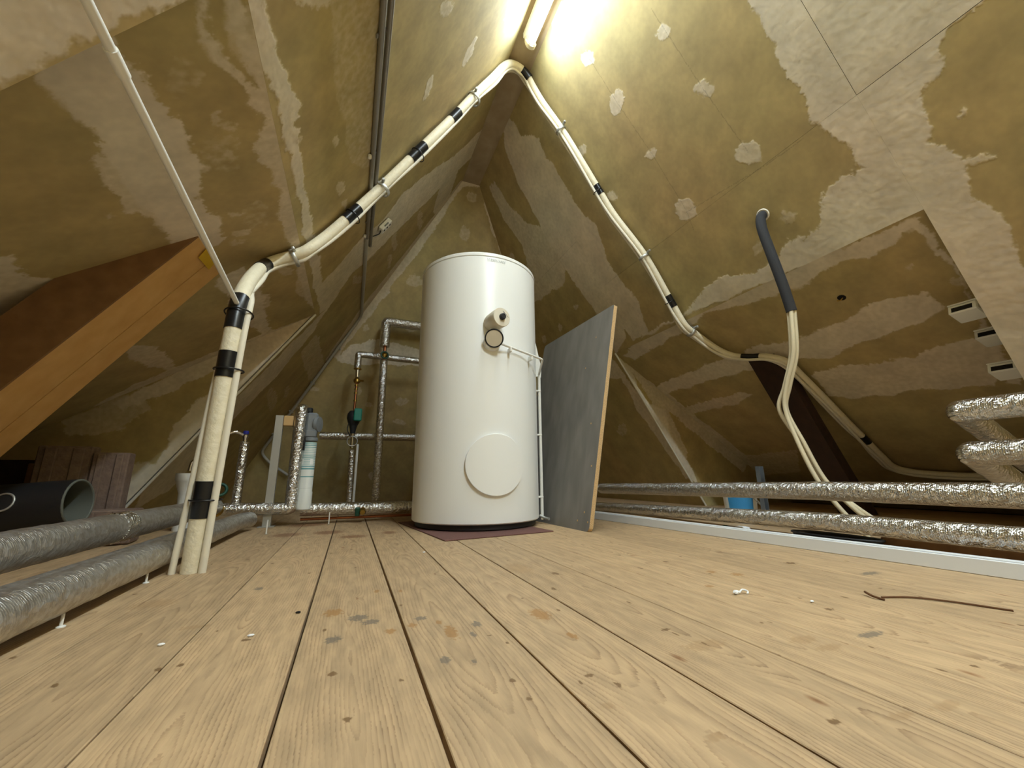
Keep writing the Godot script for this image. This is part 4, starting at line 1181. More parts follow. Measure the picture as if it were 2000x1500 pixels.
func build_long_pipes() -> void:
	foil_pipe("insulated_pipe", "lower dusty foil-wrapped pipe along the left edge of the boards", [Vector3(-0.562, 0.062, 1.2), Vector3(-0.562, 0.062, -2.72), Vector3(-0.535, 0.060, -2.86)], 0.044, 0.05, mats["dusty_foil"])
	var o := foil_pipe("insulated_pipe", "upper dusty foil-wrapped pipe at far left beside the black duct", [Vector3(-0.722, 0.140, 1.2), Vector3(-0.722, 0.138, -2.86)], 0.047, 0.05, mats["dusty_foil"])
	part(o, "tape_wrap", tube(dense(PackedVector3Array([Vector3(-0.722, 0.139, -1.78), Vector3(-0.722, 0.139, -1.86)]), 0.02), 0.0495, 22, 0.002), mats["foil"])
	foil_pipe("insulated_pipe", "thin dark foil pipe squeezed between the two left pipes", [Vector3(-0.648, 0.060, 1.2), Vector3(-0.648, 0.060, -2.6)], 0.026, 0.05, mats["dusty_foil"])
	for z in [-1.20, -1.58]:
		var s := thing("pipe_support", ["short white stud under the lower left pipe, nearest", "short white stud under the lower left pipe by the cream riser"][0 if z > -1.4 else 1], "stud", Vector3(-0.536, 0, z))
		part(s, "rod", rod(Vector3(0, 0.0, 0), Vector3(0, 0.026, 0), 0.003), mats["plastic_white"])
		part(s, "clip", lathe([Vector2(0.004, 0.0), Vector2(0.008, 0.0), Vector2(0.008, 0.002), Vector2(0.005, 0.003), Vector2(0, 0.003)], 16), mats["plastic_white"])
	# right side, behind the white edging strip
	foil_pipe("insulated_pipe", "upper long silver foil pipe behind the white edging strip", [Vector3(2.03, 0.190, -3.0), Vector3(2.03, 0.222, -1.24), Vector3(2.03, 0.230, 1.0)], 0.042, 0.0, mats["foil"])
	foil_pipe("insulated_pipe", "lower long silver foil pipe just behind the white edging strip", [Vector3(1.895, 0.046, -3.0), Vector3(1.895, 0.100, -1.17), Vector3(1.895, 0.108, 1.0)], 0.037, 0.0, mats["foil"])
	foil_pipe("insulated_pipe", "upper of two short foil pipes with mitred ends, far right", [Vector3(2.90, 0.34, -0.84), Vector3(2.215, 0.535, -0.775), Vector3(2.215, 0.548, 0.9)], 0.044, 0.006, mats["foil"], "", 26)
	foil_pipe("insulated_pipe", "lower of two short foil pipes with mitred ends, far right", [Vector3(2.90, 0.17, -0.84), Vector3(2.215, 0.370, -0.775), Vector3(2.215, 0.385, 0.9)], 0.046, 0.006, mats["foil"], "", 26)
	# white plastic trunking ends on the hidden near wall of the right recess
	var spots := [[2.66, 1.075, "topmost white plastic trunking end peeping out from the right recess edge"], [2.86, 0.975, "middle white plastic trunking end at the right recess edge"], [2.895, 0.805, "lowest white plastic trunking end above the short foil pipes"]]
	for s in spots:
		var t := thing("trunking_end", s[2], "trunking", Vector3(s[0], s[1], -0.815), "trunking ends in the right recess")
		t.rotation.z = -0.30
		part(t, "channel", rbox(Vector3(0.11, 0.045, 0.10), 0.005), mats["plastic_white"], at(0.03, -0.02, -0.01))
		part(t, "lid", rbox(Vector3(0.112, 0.008, 0.104), 0.003), mats["plastic_white"], at(0.03, 0.007, -0.01))
		part(t, "open_end_shade", rbox(Vector3(0.003, 0.022, 0.070), 0.0), mats["hole_dark"], at(-0.0255, -0.024, -0.012))  # thin dark plate on a solid channel, painted as the shade inside it
	# white metal edging strip on the floor
	var e := thing("edging_strip", "long white metal edging strip along the right of the board floor", "edging", Vector3(1.71, 0, -1.55))
	var turn := Transform3D(Basis(Vector3.UP, 0.085), Vector3.ZERO)
	part(e, "upright", rbox(Vector3(0.012, 0.046, 3.0), 0.002), mats["strip_white"], turn * at(0, 0.0235, 0.0))
	part(e, "flange", rbox(Vector3(0.030, 0.004, 3.0), 0.001), mats["strip_white"], turn * at(0.014, 0.0485, 0.0))


# ---------------------------------------------------------------- pipework in front of the gable

func build_pipework() -> void:
	var z := -4.20
	var foil: Material = mats["foil"]
	# riser with the elbow into the top of the tank
	var o := thing("foil_riser", "tall foil-wrapped riser with elbow nearest the tank", "pipe")
	part(o, "upper_jacket", tube(dense(elbow_path([Vector3(0.2323, 1.6439, z), Vector3(0.2323, 1.9284, z), Vector3(1.0177, 1.9114, z), Vector3(0.78, 1.30, -2.93)], 0.022), 0.03), 0.0496, 20, 0.003), foil)
	part(o, "bare_pipe", rod(Vector3(0.2375, 1.4743, z), Vector3(0.2375, 1.6505, z), 0.017), mats["copper"])
	var v := part(o, "valve", lathe([Vector2(0., 0.), Vector2(0.0313, 0.), Vector2(0.0444, 0.0235), Vector2(0.047, 0.0457), Vector2(0.0313, 0.0731), Vector2(0., 0.0731)], 18), mats["brass"], at(0.2375, 1.503, z))
	part(v, "valve_stem", rod(Vector3(0., 0.0365, 0.), Vector3(-0.0718, 0.0587, 0.0196), 0.0091), mats["chrome"])
	part(v, "handwheel", torus(0.0365, 0.0078, 20, 8), mats["valve_green"], facing(Vector3(0.261, 0.1305, 1.3048), Vector3(0., 0.0313, 0.0587)))
	part(o, "lower_jacket", tube(dense(PackedVector3Array([Vector3(0.2453, 0.0756, z), Vector3(0.2349, 1.4874, z)]), 0.03), 0.0391, 20, 0.002), foil)
	# second riser: elbow, stop valve, bare copper, pump, gauge and foil foot
	o = thing("pump_riser", "thinner riser with brass valves and teal pump, left of the tall riser", "pipe")
	part(o, "upper_jacket", tube(dense(elbow_path([Vector3(-0.0157, 1.3804, z), Vector3(-0.0157, 1.533, z), Vector3(0.9395, 1.5161, z), Vector3(0.72, 1.30, -2.93)], 0.018), 0.03), 0.0339, 18, 0.002), foil)
	part(o, "brass_collar", torus(0.0313, 0.0078, 22, 8), mats["brass"], at(-0.013, 1.3752, z))
	part(o, "valve_sleeve", rod(Vector3(-0.0104, 1.289, z), Vector3(-0.013, 1.3778, z), 0.0222), mats["chrome"])
	v = part(o, "stop_valve", lathe([Vector2(0., 0.), Vector2(0.0209, 0.), Vector2(0.0339, 0.0157), Vector2(0.0339, 0.0391), Vector2(0.0183, 0.06), Vector2(0., 0.06)], 8), mats["brass"], at(-0.0104, 1.2238, z))
	part(v, "lever", rod(Vector3(0., 0.0313, 0.), Vector3(0.0626, 0.0261, 0.0261), 0.0104), mats["brass"])
	part(o, "bare_pipe", rod(Vector3(-0.013, 0.9459, z), Vector3(-0.0104, 1.2264, z), 0.0111), mats["copper"])
	for y in [0.985, 0.955, 0.925, 0.865]:
		part(o, "union_nut", lathe([Vector2(0., 0.), Vector2(0.017, 0.), Vector2(0.017, 0.0183), Vector2(0., 0.0183)], 6), mats["brass"], at(-0.0117, 0.3 + (y - 0.3) * 1.305, z))
	var pump := Node3D.new()
	pump.name = "pump"
	o.add_child(pump)
	pump.position = Vector3(-0.0104, 0.8676, z)
	part(pump, "motor_body", lathe([Vector2(0., -0.0809), Vector2(0.0339, -0.0783), Vector2(0.0522, -0.0457), Vector2(0.0652, 0.), Vector2(0.0613, 0.0457), Vector2(0.0418, 0.0731), Vector2(0., 0.0783)], 24), mats["pump_black"])
	part(pump, "control_box", rbox(Vector3(0.0731, 0.1227, 0.0457), 0.0078), mats["pump_teal"], at(0.034, 0.029, 0.065))
	part(pump, "neck", lathe([Vector2(0., -0.1501), Vector2(0.0235, -0.1501), Vector2(0.0287, -0.1109), Vector2(0.0391, -0.0718), Vector2(0., -0.0718)], 20), mats["pump_black"])
	part(pump, "cable", tube(smooth_path([Vector3(-0.0391, -0.0391, 0.0261), Vector3(-0.0496, -0.1174, 0.0261), Vector3(-0.0157, -0.1827, 0.0261)], 0.01), 0.004, 8), mats["black_rubber"])
	part(o, "sight_neck", rod(Vector3(-0.0065, 0.574, z), Vector3(-0.0078, 0.7241, z), 0.0196), mats["chrome"])
	part(o, "tie_ring", torus(0.047, 0.0046, 26, 6), mats["zinc"], facing(Vector3(0., 0., 1.3048), Vector3(-0.0078, 0.6419, z + 0.022)))
	part(o, "end_collar", cylinder(0.022, 0.008, 0.002, 20), mats["zinc"], at(-0.0052, 0.5505, z))
	part(o, "lower_jacket", tube(dense(PackedVector3Array([Vector3(0.0078, 0.0756, z), Vector3(-0.0039, 0.5544, z)]), 0.03), 0.0261, 18, 0.0015), foil)
	part(o, "capillary_tube", rod(Vector3(0.047, 0.0625, z + 0.02), Vector3(0.0444, 0.6132, z + 0.02), 0.0111), mats["plastic_white"])
	# the two level runs
	o = thing("foil_crosspipe", "level foil-wrapped pipe at mid height behind the teal pump", "pipe")
	part(o, "foil_jacket", tube(dense(elbow_path([Vector3(-0.3066, 0.698, z - 0.10), Vector3(0.9134, 0.7071, z - 0.10), Vector3(0.70, 0.612, -2.93)], 0.03), 0.03), 0.0378, 18, 0.002), foil)
	o = thing("foil_floor_pipe", "level foil-wrapped pipe just above the boards, left of the tank", "pipe")
	part(o, "foil_jacket", tube(dense(elbow_path([Vector3(-0.285, 0.096, -3.04), Vector3(0.64, 0.082, -3.04)], 0.03), 0.03), 0.042, 22, 0.003), foil)
	part(o, "bare_copper", rod(Vector3(-0.285, 0.030, -3.075), Vector3(0.5, 0.030, -3.075), 0.009), mats["copper"])
	v = part(o, "valve_body", lathe([Vector2(0, 0), Vector2(0.020, 0), Vector2(0.024, 0.03), Vector2(0.016, 0.05), Vector2(0, 0.05)], 16), mats["brass"], facing(Vector3(0, -0.3, 1), Vector3(0.096, 0.082, -3.005)))
	part(v, "green_handle", rbox(Vector3(0.060, 0.016, 0.030), 0.005), mats["valve_green"], at(0, 0.030, -0.032))
	# thick riser with the mitred foot, joined to the valve at far left
	o = thing("foil_riser", "thick foil riser with mitred foot beside the white filter", "pipe")
	part(o, "riser_jacket", tube(dense(elbow_path([Vector3(-0.705, 0.116, -2.975), Vector3(-0.338, 0.108, -2.975), Vector3(-0.338, 0.745, -2.975), Vector3(-0.338, 0.760, -3.06)], 0.014, 4), 0.03), 0.038, 22, 0.003), foil)
	part(o, "valve_body", lathe([Vector2(0, 0), Vector2(0.036, 0), Vector2(0.040, 0.01), Vector2(0.040, 0.045), Vector2(0.030, 0.055), Vector2(0, 0.055)], 22), mats["brass"], facing(Vector3(0.25, 0, 1), Vector3(-0.735, 0.116, -2.965)))
	var wheel := part(o, "handwheel", torus(0.034, 0.009, 22, 8), mats["valve_green"], facing(Vector3(0.3, 0.25, 1), Vector3(-0.728, 0.232, -2.96)))
	part(wheel, "spindle", rod(Vector3.ZERO, Vector3(0, -0.10, -0.05), 0.008), mats["brass"])
	# slimmer foil stub with the chrome tap on top
	o = thing("tap_riser", "short foil stub with chrome tap and blue cap", "pipe")
	part(o, "foil_jacket", tube(dense(PackedVector3Array([Vector3(-0.652, 0.135, -3.04), Vector3(-0.652, 0.528, -3.04)]), 0.03), 0.026, 18, 0.002), foil)
	part(o, "tap_body", lathe([Vector2(0, 0), Vector2(0.014, 0), Vector2(0.014, 0.020), Vector2(0.020, 0.030), Vector2(0.020, 0.046), Vector2(0, 0.050)], 16), mats["chrome"], at(-0.652, 0.527, -3.04))
	part(o, "tap_arm", tube(smooth_path([Vector3(-0.652, 0.565, -3.04), Vector3(-0.70, 0.588, -3.01), Vector3(-0.735, 0.575, -3.0), Vector3(-0.79, 0.535, -2.99)], 0.012), 0.010, 10), mats["chrome"])
	part(o, "cap", cylinder(0.016, 0.022, 0.004, 18), mats["handle_blue"], at(-0.652, 0.577, -3.04), "blue cap")
	# water filter: grey head, white cartridge with teal print
	o = thing("water_filter", "grey-headed water filter with white and teal cartridge", "filter")
	var zf := -3.01
	part(o, "head", rbox(Vector3(0.070, 0.150, 0.080), 0.012), mats["filter_grey"], at(-0.268, 0.655, zf))
	part(o, "side_cover", lathe([Vector2(0, 0), Vector2(0.052, 0), Vector2(0.056, 0.008), Vector2(0.052, 0.026), Vector2(0, 0.030)], 26), mats["filter_grey"], facing(Vector3(1, 0, 0.35), Vector3(-0.246, 0.655, zf)))
	part(o, "ribbed_block", rbox(Vector3(0.066, 0.052, 0.086), 0.008), mats["filter_grey"], at(-0.268, 0.588, zf))
	part(o, "collar", cylinder(0.045, 0.026, 0.004, 28), mats["filter_grey"], at(-0.268, 0.538, zf))
	part(o, "vent_knob", cylinder(0.020, 0.034, 0.005, 18), mats["black_rubber"], at(-0.292, 0.732, zf))
	part(o, "vent_lever", rbox(Vector3(0.008, 0.090, 0.012), 0.002), mats["black_rubber"], at(-0.298, 0.52, zf + 0.045))
	part(o, "cartridge", lathe([Vector2(0, 0.095), Vector2(0.040, 0.095), Vector2(0.044, 0.100), Vector2(0.044, 0.205), Vector2(0.041, 0.212), Vector2(0.041, 0.530), Vector2(0, 0.536)], 36), mats["cartridge"], at(-0.268, 0, zf))
	# galvanised channel post with its clip
	o = thing("channel_post", "grey galvanised channel post beside the water filter", "post", Vector3(-0.462, 0, -2.99))
	part(o, "channel_web", rbox(Vector3(0.046, 0.700, 0.003), 0.0005), mats["zinc"], at(0, 0.352, 0.014))
	for s in [-1.0, 1.0]:
		part(o, "channel_flange", rbox(Vector3(0.003, 0.700, 0.030), 0.0005), mats["zinc"], at(s * 0.0215, 0.352, -0.002))
	part(o, "foot_plate", rbox(Vector3(0.090, 0.006, 0.070), 0.001), mats["zinc"], at(0, 0.0032, 0))
	part(o, "wall_block", rbox(Vector3(0.058, 0.066, 0.045), 0.003), mats["laminate_edge"], at(0.054, 0.668, 0.0), "small beige block")
	part(o, "pipe_clamp", rbox(Vector3(0.040, 0.060, 0.036), 0.006), mats["filter_grey"], at(0.095, 0.655, -0.03))
	# funnel drain and its small tap
	o = thing("drain_funnel", "white plastic drain funnel behind the cream riser", "funnel", Vector3(-0.905, 0, -3.02))
	part(o, "bowl", lathe([Vector2(0.034, 0.150), Vector2(0.040, 0.150), Vector2(0.044, 0.215), Vector2(0.066, 0.285), Vector2(0.070, 0.292), Vector2(0.070, 0.330), Vector2(0.064, 0.330), Vector2(0.064, 0.295), Vector2(0.034, 0.215)], 30), mats["plastic_white"])
	part(o, "spigot", lathe([Vector2(0, 0.0), Vector2(0.044, 0.0), Vector2(0.044, 0.150), Vector2(0, 0.150)], 26), mats["plastic_white"])
	o = thing("drain_tap", "small chrome tap spout above the white funnel", "tap", Vector3(-0.905, 0.38, -3.02))
	part(o, "spout", tube(smooth_path([Vector3(0.075, 0.035, -0.02), Vector3(0.030, 0.035, 0), Vector3(0.0, 0.020, 0.0), Vector3(-0.008, -0.035, 0)], 0.01), 0.010, 10), mats["chrome"])
	part(o, "nut", lathe([Vector2(0, 0), Vector2(0.016, 0), Vector2(0.016, 0.016), Vector2(0, 0.016)], 6), mats["chrome"], facing(Vector3(1, 0, -0.2), Vector3(0.026, 0.034, 0)))
	# thin white hanger rods that reach the boards
	var rods := [[-0.402, -2.62, "thin white hanger rod under the foil elbow"], [-0.107, -2.985, "thin white hanger rod under the floor pipe"]]
	for s in rods:
		var h := thing("hanger_rod", s[2], "rod", Vector3(s[0], 0, s[1]))
		part(h, "rod", rod(Vector3(0, 0.0, 0), Vector3(0, 0.075, 0), 0.0035, 8), mats["plastic_white"])
		part(h, "washer", cylinder(0.008, 0.003, 0.001, 14), mats["zinc"])


# ---------------------------------------------------------------- the cream pipe bundle over the roof

func build_bundle() -> void:
	var o := thing("pipe_bundle", "cream insulated pipe bundle running up over the ridge, black tape bands", "pipe")
	var pts := [Vector3(-0.461, -0.02, -1.690), Vector3(-0.456, 0.25, -1.680), Vector3(-0.450, 0.60, -1.672), Vector3(-0.447, 0.84, -1.675), Vector3(-0.448, 0.965, -1.700), Vector3(-0.456, 1.07, -1.785), Vector3(-0.468, 1.20, -1.935), Vector3(-0.486, 1.335, -2.13), Vector3(-0.440, 1.405, -2.18), Vector3(-0.345, 1.460, -2.175), Vector3(-0.300, 1.500, -2.175), Vector3(-0.222, 1.619, -2.205), Vector3(-0.109, 1.791, -2.215), Vector3(0.041, 2.022, -2.218), Vector3(0.239, 2.325, -2.201), Vector3(0.469, 2.676, -2.177), Vector3(0.589, 2.860, -2.150), Vector3(0.725, 3.072, -2.145), Vector3(0.815, 3.230, -2.155), Vector3(0.885, 3.312, -2.175), Vector3(0.965, 3.335, -2.195), Vector3(1.035, 3.300, -2.205), Vector3(1.080, 3.240, -2.212), Vector3(1.166, 3.115, -2.215), Vector3(1.339, 2.855, -2.190), Vector3(1.611, 2.440, -2.185), Vector3(1.737, 2.247, -2.180), Vector3(1.951, 1.920, -2.130), Vector3(2.167, 1.590, -2.138), Vector3(2.278, 1.410, -2.135), Vector3(2.385, 1.348, -2.135), Vector3(2.548, 1.240, -2.105), Vector3(2.637, 1.178, -2.045), Vector3(2.681, 1.145, -1.950), Vector3(2.725, 1.118, -1.835), Vector3(2.810, 1.068, -1.770), Vector3(2.947, 0.978, -1.770), Vector3(3.174, 0.828, -1.780), Vector3(3.442, 0.651, -1.795), Vector3(3.594, 0.551, -1.80), Vector3(3.782, 0.427, -1.81), Vector3(3.940, 0.325, -1.78), Vector3(4.010, 0.280, -1.50), Vector3(4.02, 0.272, -1.0), Vector3(4.02, 0.272, -0.80)]
	var main := smooth_path(pts, 0.02)
	# the wrap is thick up to the ridge and slimmer down the right slope
	var turn := 0
	for i in main.size():
		if main[i].distance_to(Vector3(1.02, 3.31, -2.205)) < main[turn].distance_to(Vector3(1.02, 3.31, -2.205)):
			turn = i
	part(o, "insulated_line", tube(main.slice(0, turn + 1), 0.029, 18), mats["wrap_cream"])
	part(o, "insulated_line", tube(main.slice(turn, main.size()), 0.022, 18), mats["wrap_cream"])
	# two thinner lines run beside it, a little proud of the boards
	var thin := []
	var second := []
	for i in pts.size():
		var p: Vector3 = pts[i]
		var sway := 0.006 * sin(i * 2.3)
		if i < 5:
			thin.append(p + Vector3(0.036, 0, 0.020 - 0.006 * i))
			second.append(p + Vector3(-0.050 + 0.0085 * i, 0, 0.006 - 0.010 * i))
		else:
			var inward := Vector3(1.0 if p.x < 0.9 else -1.0 if p.x > 1.0 else 0.0, -0.8, 0).normalized()
			thin.append(p + inward * 0.014 + Vector3(0, 0, -0.036 + sway))
			second.append(p + inward * (0.030 + sway) + Vector3(0, 0, -0.012))
	part(o, "thin_line", tube(smooth_path(thin, 0.03), 0.0115, 12), mats["plastic_cream"])
	part(o, "thin_line", tube(smooth_path(second, 0.03), 0.0100, 12), mats["plastic_cream"])
	var bands := [[Vector3(-0.447, 0.905, -1.68), 0.13], [Vector3(-0.448, 0.70, -1.67), 0.09], [Vector3(-0.457, 0.235, -1.68), 0.10], [Vector3(-0.480, 1.320, -2.11), 0.12], [pts[12], 0.10], [pts[14], 0.13], [pts[15], 0.08], [Vector3(1.020, 3.310, -2.205), 0.07], [pts[25], 0.07], [pts[28], 0.08], [pts[33], 0.10], [pts[39], 0.08]]
	for b in bands:
		part(o, "tape_band", tube(slice_of(main, b[0], b[1]), 0.0315 if b[0].x < 1.03 else 0.0245, 18), mats["black_tape"], Transform3D(), "black tape")
	for p in [Vector3(-0.447, 0.915, -1.68), Vector3(-0.448, 0.69, -1.67), Vector3(-0.457, 0.235, -1.68), pts[12], pts[14], pts[25], pts[28]]:
		part(o, "cable_tie", torus(0.046 if p.x < 1.0 else 0.036, 0.003, 28, 6), mats["black_tape"], facing(slice_of(main, p, 0.05)[-1] - slice_of(main, p, 0.05)[0], p + Vector3(0.006 if p.x < 1.0 else -0.006, -0.006, -0.010)))
	# perforated clamps screwed to the boards
	var clamps := [[Vector3(-0.372, 1.447, -2.18), "left"], [pts[13], "left"], [pts[16], "left"], [pts[24] + Vector3(-0.03, 0.045, 0), "right"], [pts[27], "right"], [Vector3(2.345, 1.372, -2.135), "right"]]
	for c in clamps:
		var s := slice_of(main, c[0], 0.05)
		var along := (s[-1] - s[0]).normalized()
		var k := part(o, "clamp", torus(0.046 if c[1] == "left" else 0.038, 0.0045, 28, 6), mats["zinc"], facing(along, c[0] + Vector3(0.006 if c[1] == "left" else -0.006, -0.006, -0.010)))
		k.scale = Vector3(1.0, 2.6, 1.0)
		part(k, "screw_tab", rbox(Vector3(0.016, 0.006, 0.034), 0.002), mats["zinc"], Transform3D(Basis(), Vector3(0.0, 0.0, 0.0) + k.transform.basis.inverse() * Vector3(0, 0.018, 0.056)))


# ---------------------------------------------------------------- conduits

func build_conduits() -> void:
	var o := thing("conduit", "thin white rigid conduit hanging under the left slope to the taped riser", "conduit")
	var a := Vector3(-0.4475, 1.075, -0.35)
	var b := Vector3(-0.446, 0.935, -1.715)
	part(o, "tube", rod(a, b, 0.0085, 14), mats["plastic_white"])
	part(o, "coupling", rod(a.lerp(b, 0.30), a.lerp(b, 0.335), 0.0108, 14), mats["plastic_white"])
	part(o, "tie", torus(0.018, 0.0025, 20, 6), mats["black_tape"], facing(b - a, b + Vector3(0, 0.004, 0.012)))
	# twin rail on the left slope
	o = thing("twin_conduit", "pair of grey conduits running along the left slope to the hipped end", "conduit")
	var n := Vector3(PITCH, -1, 0).normalized()
	for k in 2:
		var y := 2.034 - 0.040 * k
		var base := Vector3(lx(y), y, 0) + n * 0.013
		part(o, "tube", rod(Vector3(base.x, base.y, 1.8), Vector3(base.x, base.y, -2.92 + 0.03 * k), 0.012, 12), mats["rail_grey"])
	for z in [-1.30, -1.95, -2.55]:
		part(o, "saddle", rbox(Vector3(0.006, 0.085, 0.020), 0.002), mats["rail_grey"], Transform3D(Basis(Vector3.BACK, -atan(1.0 / PITCH)), Vector3(lx(2.012), 2.012, z) + n * 0.006))
	for z in [-1.93, -2.70]:
		part(o, "clip", rbox(Vector3(0.018, 0.022, 0.022), 0.004), mats["plastic_white"], at(lx(1.972) + 0.010, 1.972 - 0.006, z))
	# single conduit down the corner between slope and gable, ending in a bend
	o = thing("conduit", "grey conduit running down the left hip corner behind the water filter", "conduit")
	var y1 := 1.992
	var along := Vector3(lx(y1), y1, 0) + n * 0.012
	part(o, "tube", tube(dense(elbow_path([along + Vector3(0, 0, -2.75), along + Vector3(0, 0, hip_z(y1) + 0.04), corner(1.14), corner(0.66), corner(0.57), Vector3(-0.84, 0.46, hip_z(0.46) + 0.05), Vector3(-0.66, 0.33, hip_z(0.33) + 0.05)], 0.07), 0.04), 0.0145, 12), mats["conduit_grey"])
	for y in [1.66, 1.30, 1.00, 0.76]:
		part(o, "clip", rbox(Vector3(0.064, 0.018, 0.034), 0.003), mats["conduit_grey"], Transform3D(Basis(Vector3.BACK, -0.45), corner(y) + Vector3(-0.012, 0.006, -0.008)))
	# little white junction box with three knock-outs
	o = thing("junction_box", "small white junction box on the left slope near the hipped end", "junction box")
	var slope := Vector3(1, PITCH, 0).normalized()
	var frame := Basis(slope, n, slope.cross(n))
	var where := Vector3(0.083, 2.158, -2.80) + n * 0.020
	part(o, "box", rbox(Vector3(0.115, 0.036, 0.062), 0.004), mats["plastic_white"], Transform3D(frame, where))
	for k in 3:
		part(o, "knock_out", rbox(Vector3(0.014, 0.004, 0.020), 0.001), mats["hole_dark"], Transform3D(frame, where + slope * (k - 1) * 0.034 + n * 0.0175))  # dark plates stand for the shade in the slots
	part(o, "latch", rbox(Vector3(0.044, 0.010, 0.008), 0.002), mats["print_grey"], Transform3D(frame, where + frame * Vector3(0.0, 0.010, -0.033)))
	part(o, "lead", tube(smooth_path([where + slope * -0.056, where + slope * -0.085 + n * 0.01, Vector3(lx(2.044), 2.044, -2.80) + n * 0.014], 0.01), 0.004, 8), mats["black_rubber"])


func corner(y: float) -> Vector3:
	# just inside the corner between the left slope and the hipped end
	return Vector3(lx(y) + 0.03, y, hip_z(y) + 0.03)


# ---------------------------------------------------------------- hose and cables on the right

func build_hose() -> void:
	var o := thing("cable_hose", "dark foam hose from a hole in the right slope with cream cables", "hose")
	var n := Vector3(-PITCH, -1, 0).normalized()
	var hole := Vector3(rx(1.765), 1.765, -1.326)
	part(o, "hole_rim", lathe([Vector2(0.022, 0.0), Vector2(0.036, 0.0), Vector2(0.032, 0.004), Vector2(0.022, 0.003)], 22), mats["bead_white"], facing(n, hole))
	part(o, "hole", lathe([Vector2(0, 0.0005), Vector2(0.029, 0.0005), Vector2(0.029, 0.0015), Vector2(0, 0.0015)], 22), mats["hole_dark"], facing(n, hole))  # flat dark disc on the board, painted as the shade inside the hole
	var path := smooth_path([hole + n * 0.001, hole + n * 0.030 + Vector3(0, -0.012, 0), Vector3(2.070, 1.650, -1.318), Vector3(2.085, 1.480, -1.300), Vector3(2.110, 1.300, -1.285), Vector3(2.135, 1.150, -1.280)], 0.02)
	part(o, "foam_hose", tube(path, 0.0255, 18), mats["dark_hose"])
	for k in 3:
		var dx: float = [-0.012, 0.010, 0.0][k]
		var dz: float = [0.008, 0.010, -0.012][k]
		var p := [Vector3(2.134, 1.165, -1.281), Vector3(2.140, 1.00, -1.300), Vector3(2.150, 0.90, -1.325), Vector3(2.155, 0.76, -1.385), Vector3(2.160, 0.64, -1.415 - 0.01 * k), Vector3(2.170 + 0.02 * k, 0.46, -1.385), Vector3(2.19 + 0.035 * k, 0.27, -1.335), Vector3(2.22 + 0.03 * k, 0.13, -1.27 + 0.03 * k), Vector3(2.26 + 0.07 * k, 0.012, -1.20 + 0.04 * k)]
		if k == 2:
			p.append(Vector3(2.45, 0.012, -1.13))
		for i in p.size():
			p[i] += Vector3(dx, 0, dz)
		part(o, "cable", tube(smooth_path(p, 0.03), 0.0105, 10), mats["cable_cream"])
	# torn hole in the right recess ceiling; a flat dark disc stands for its shade
	var up := Vector3(-RIGHT_FLARE, -1, 0).normalized()
	var k := thing("cable_stub", "torn dark hole with wire stub in the right recess ceiling", "hole", Vector3(2.562, 1.291, -1.254))
	part(k, "hole", lathe([Vector2(0, 0.0002), Vector2(0.019, 0.0002), Vector2(0.021, 0.0012), Vector2(0.010, 0.0014), Vector2(0, 0.0012)], 14), mats["hole_dark"], facing(up, Vector3.ZERO))
	part(k, "wire_stub", tube(smooth_path([Vector3(0.004, 0.0, 0.004), Vector3(-0.002, -0.014, -0.008), Vector3(-0.012, -0.014, -0.022)], 0.006), 0.003, 8), mats["brass"])


# ---------------------------------------------------------------- leaning sheet

func build_sheet_board() -> void:
	var o := thing("sheet_board", "dark grey laminated chipboard sheet leaning beside the tank", "board", Vector3(1.222, 0, -1.95))
	var up := Vector3(0.272, 1.37, 0).normalized()
	var back := Vector3(-0.045, 0, -1.0).normalized()
	var n := up.cross(back).normalized()
	var tall := 1.40
	var deep := 0.92
	var outline := []
	for c in [[Vector2(0.03, 0.03), PI, 1.5 * PI], [Vector2(deep - 0.03, 0.03), 1.5 * PI, TAU], [Vector2(deep - 0.03, tall - 0.03), 0.0, PI / 2], [Vector2(0.012, tall - 0.012), PI / 2, PI]]:
		var r: float = 0.03 if c[0].x > 0.02 else 0.012
		for i in 6:
			var t := lerpf(c[1], c[2], i / 5.0)
			outline.append(c[0] + Vector2(cos(t), sin(t)) * r)
	if n.x > 0.0:
		n = -n
	# n now points to the tank (left); the core stands between two laminate skins
	for s in [["core", 0.0012, 0.0258, "chipboard"], ["skin", 0.0, 0.0012, "laminate_grey"], ["skin", 0.0258, 0.027, "laminate_grey"]]:
		var pts := []
		for p in outline:
			pts.append(back * p.x + up * p.y - n * s[1])
		part(o, s[0], panel(pts, -n * (s[2] - s[1]), func(p: Vector3) -> Vector2: return Vector2(p.z, p.y)), mats[s[3]], at(0, 0.0, 0))
	for c in [[0.10, 0.62], [0.045, 0.36], [0.062, 0.10], [0.020, 0.05], [0.12, 0.05], [0.16, 1.22], [0.24, 1.02]]:
		part(o, "chip_mark", lathe([Vector2(0, 0), Vector2(0.006, 0), Vector2(0.004, 0.001), Vector2(0, 0.001)], 7), mats["laminate_edge"], facing(n, back * c[0] + up * c[1]))


# ---------------------------------------------------------------- things under the eaves

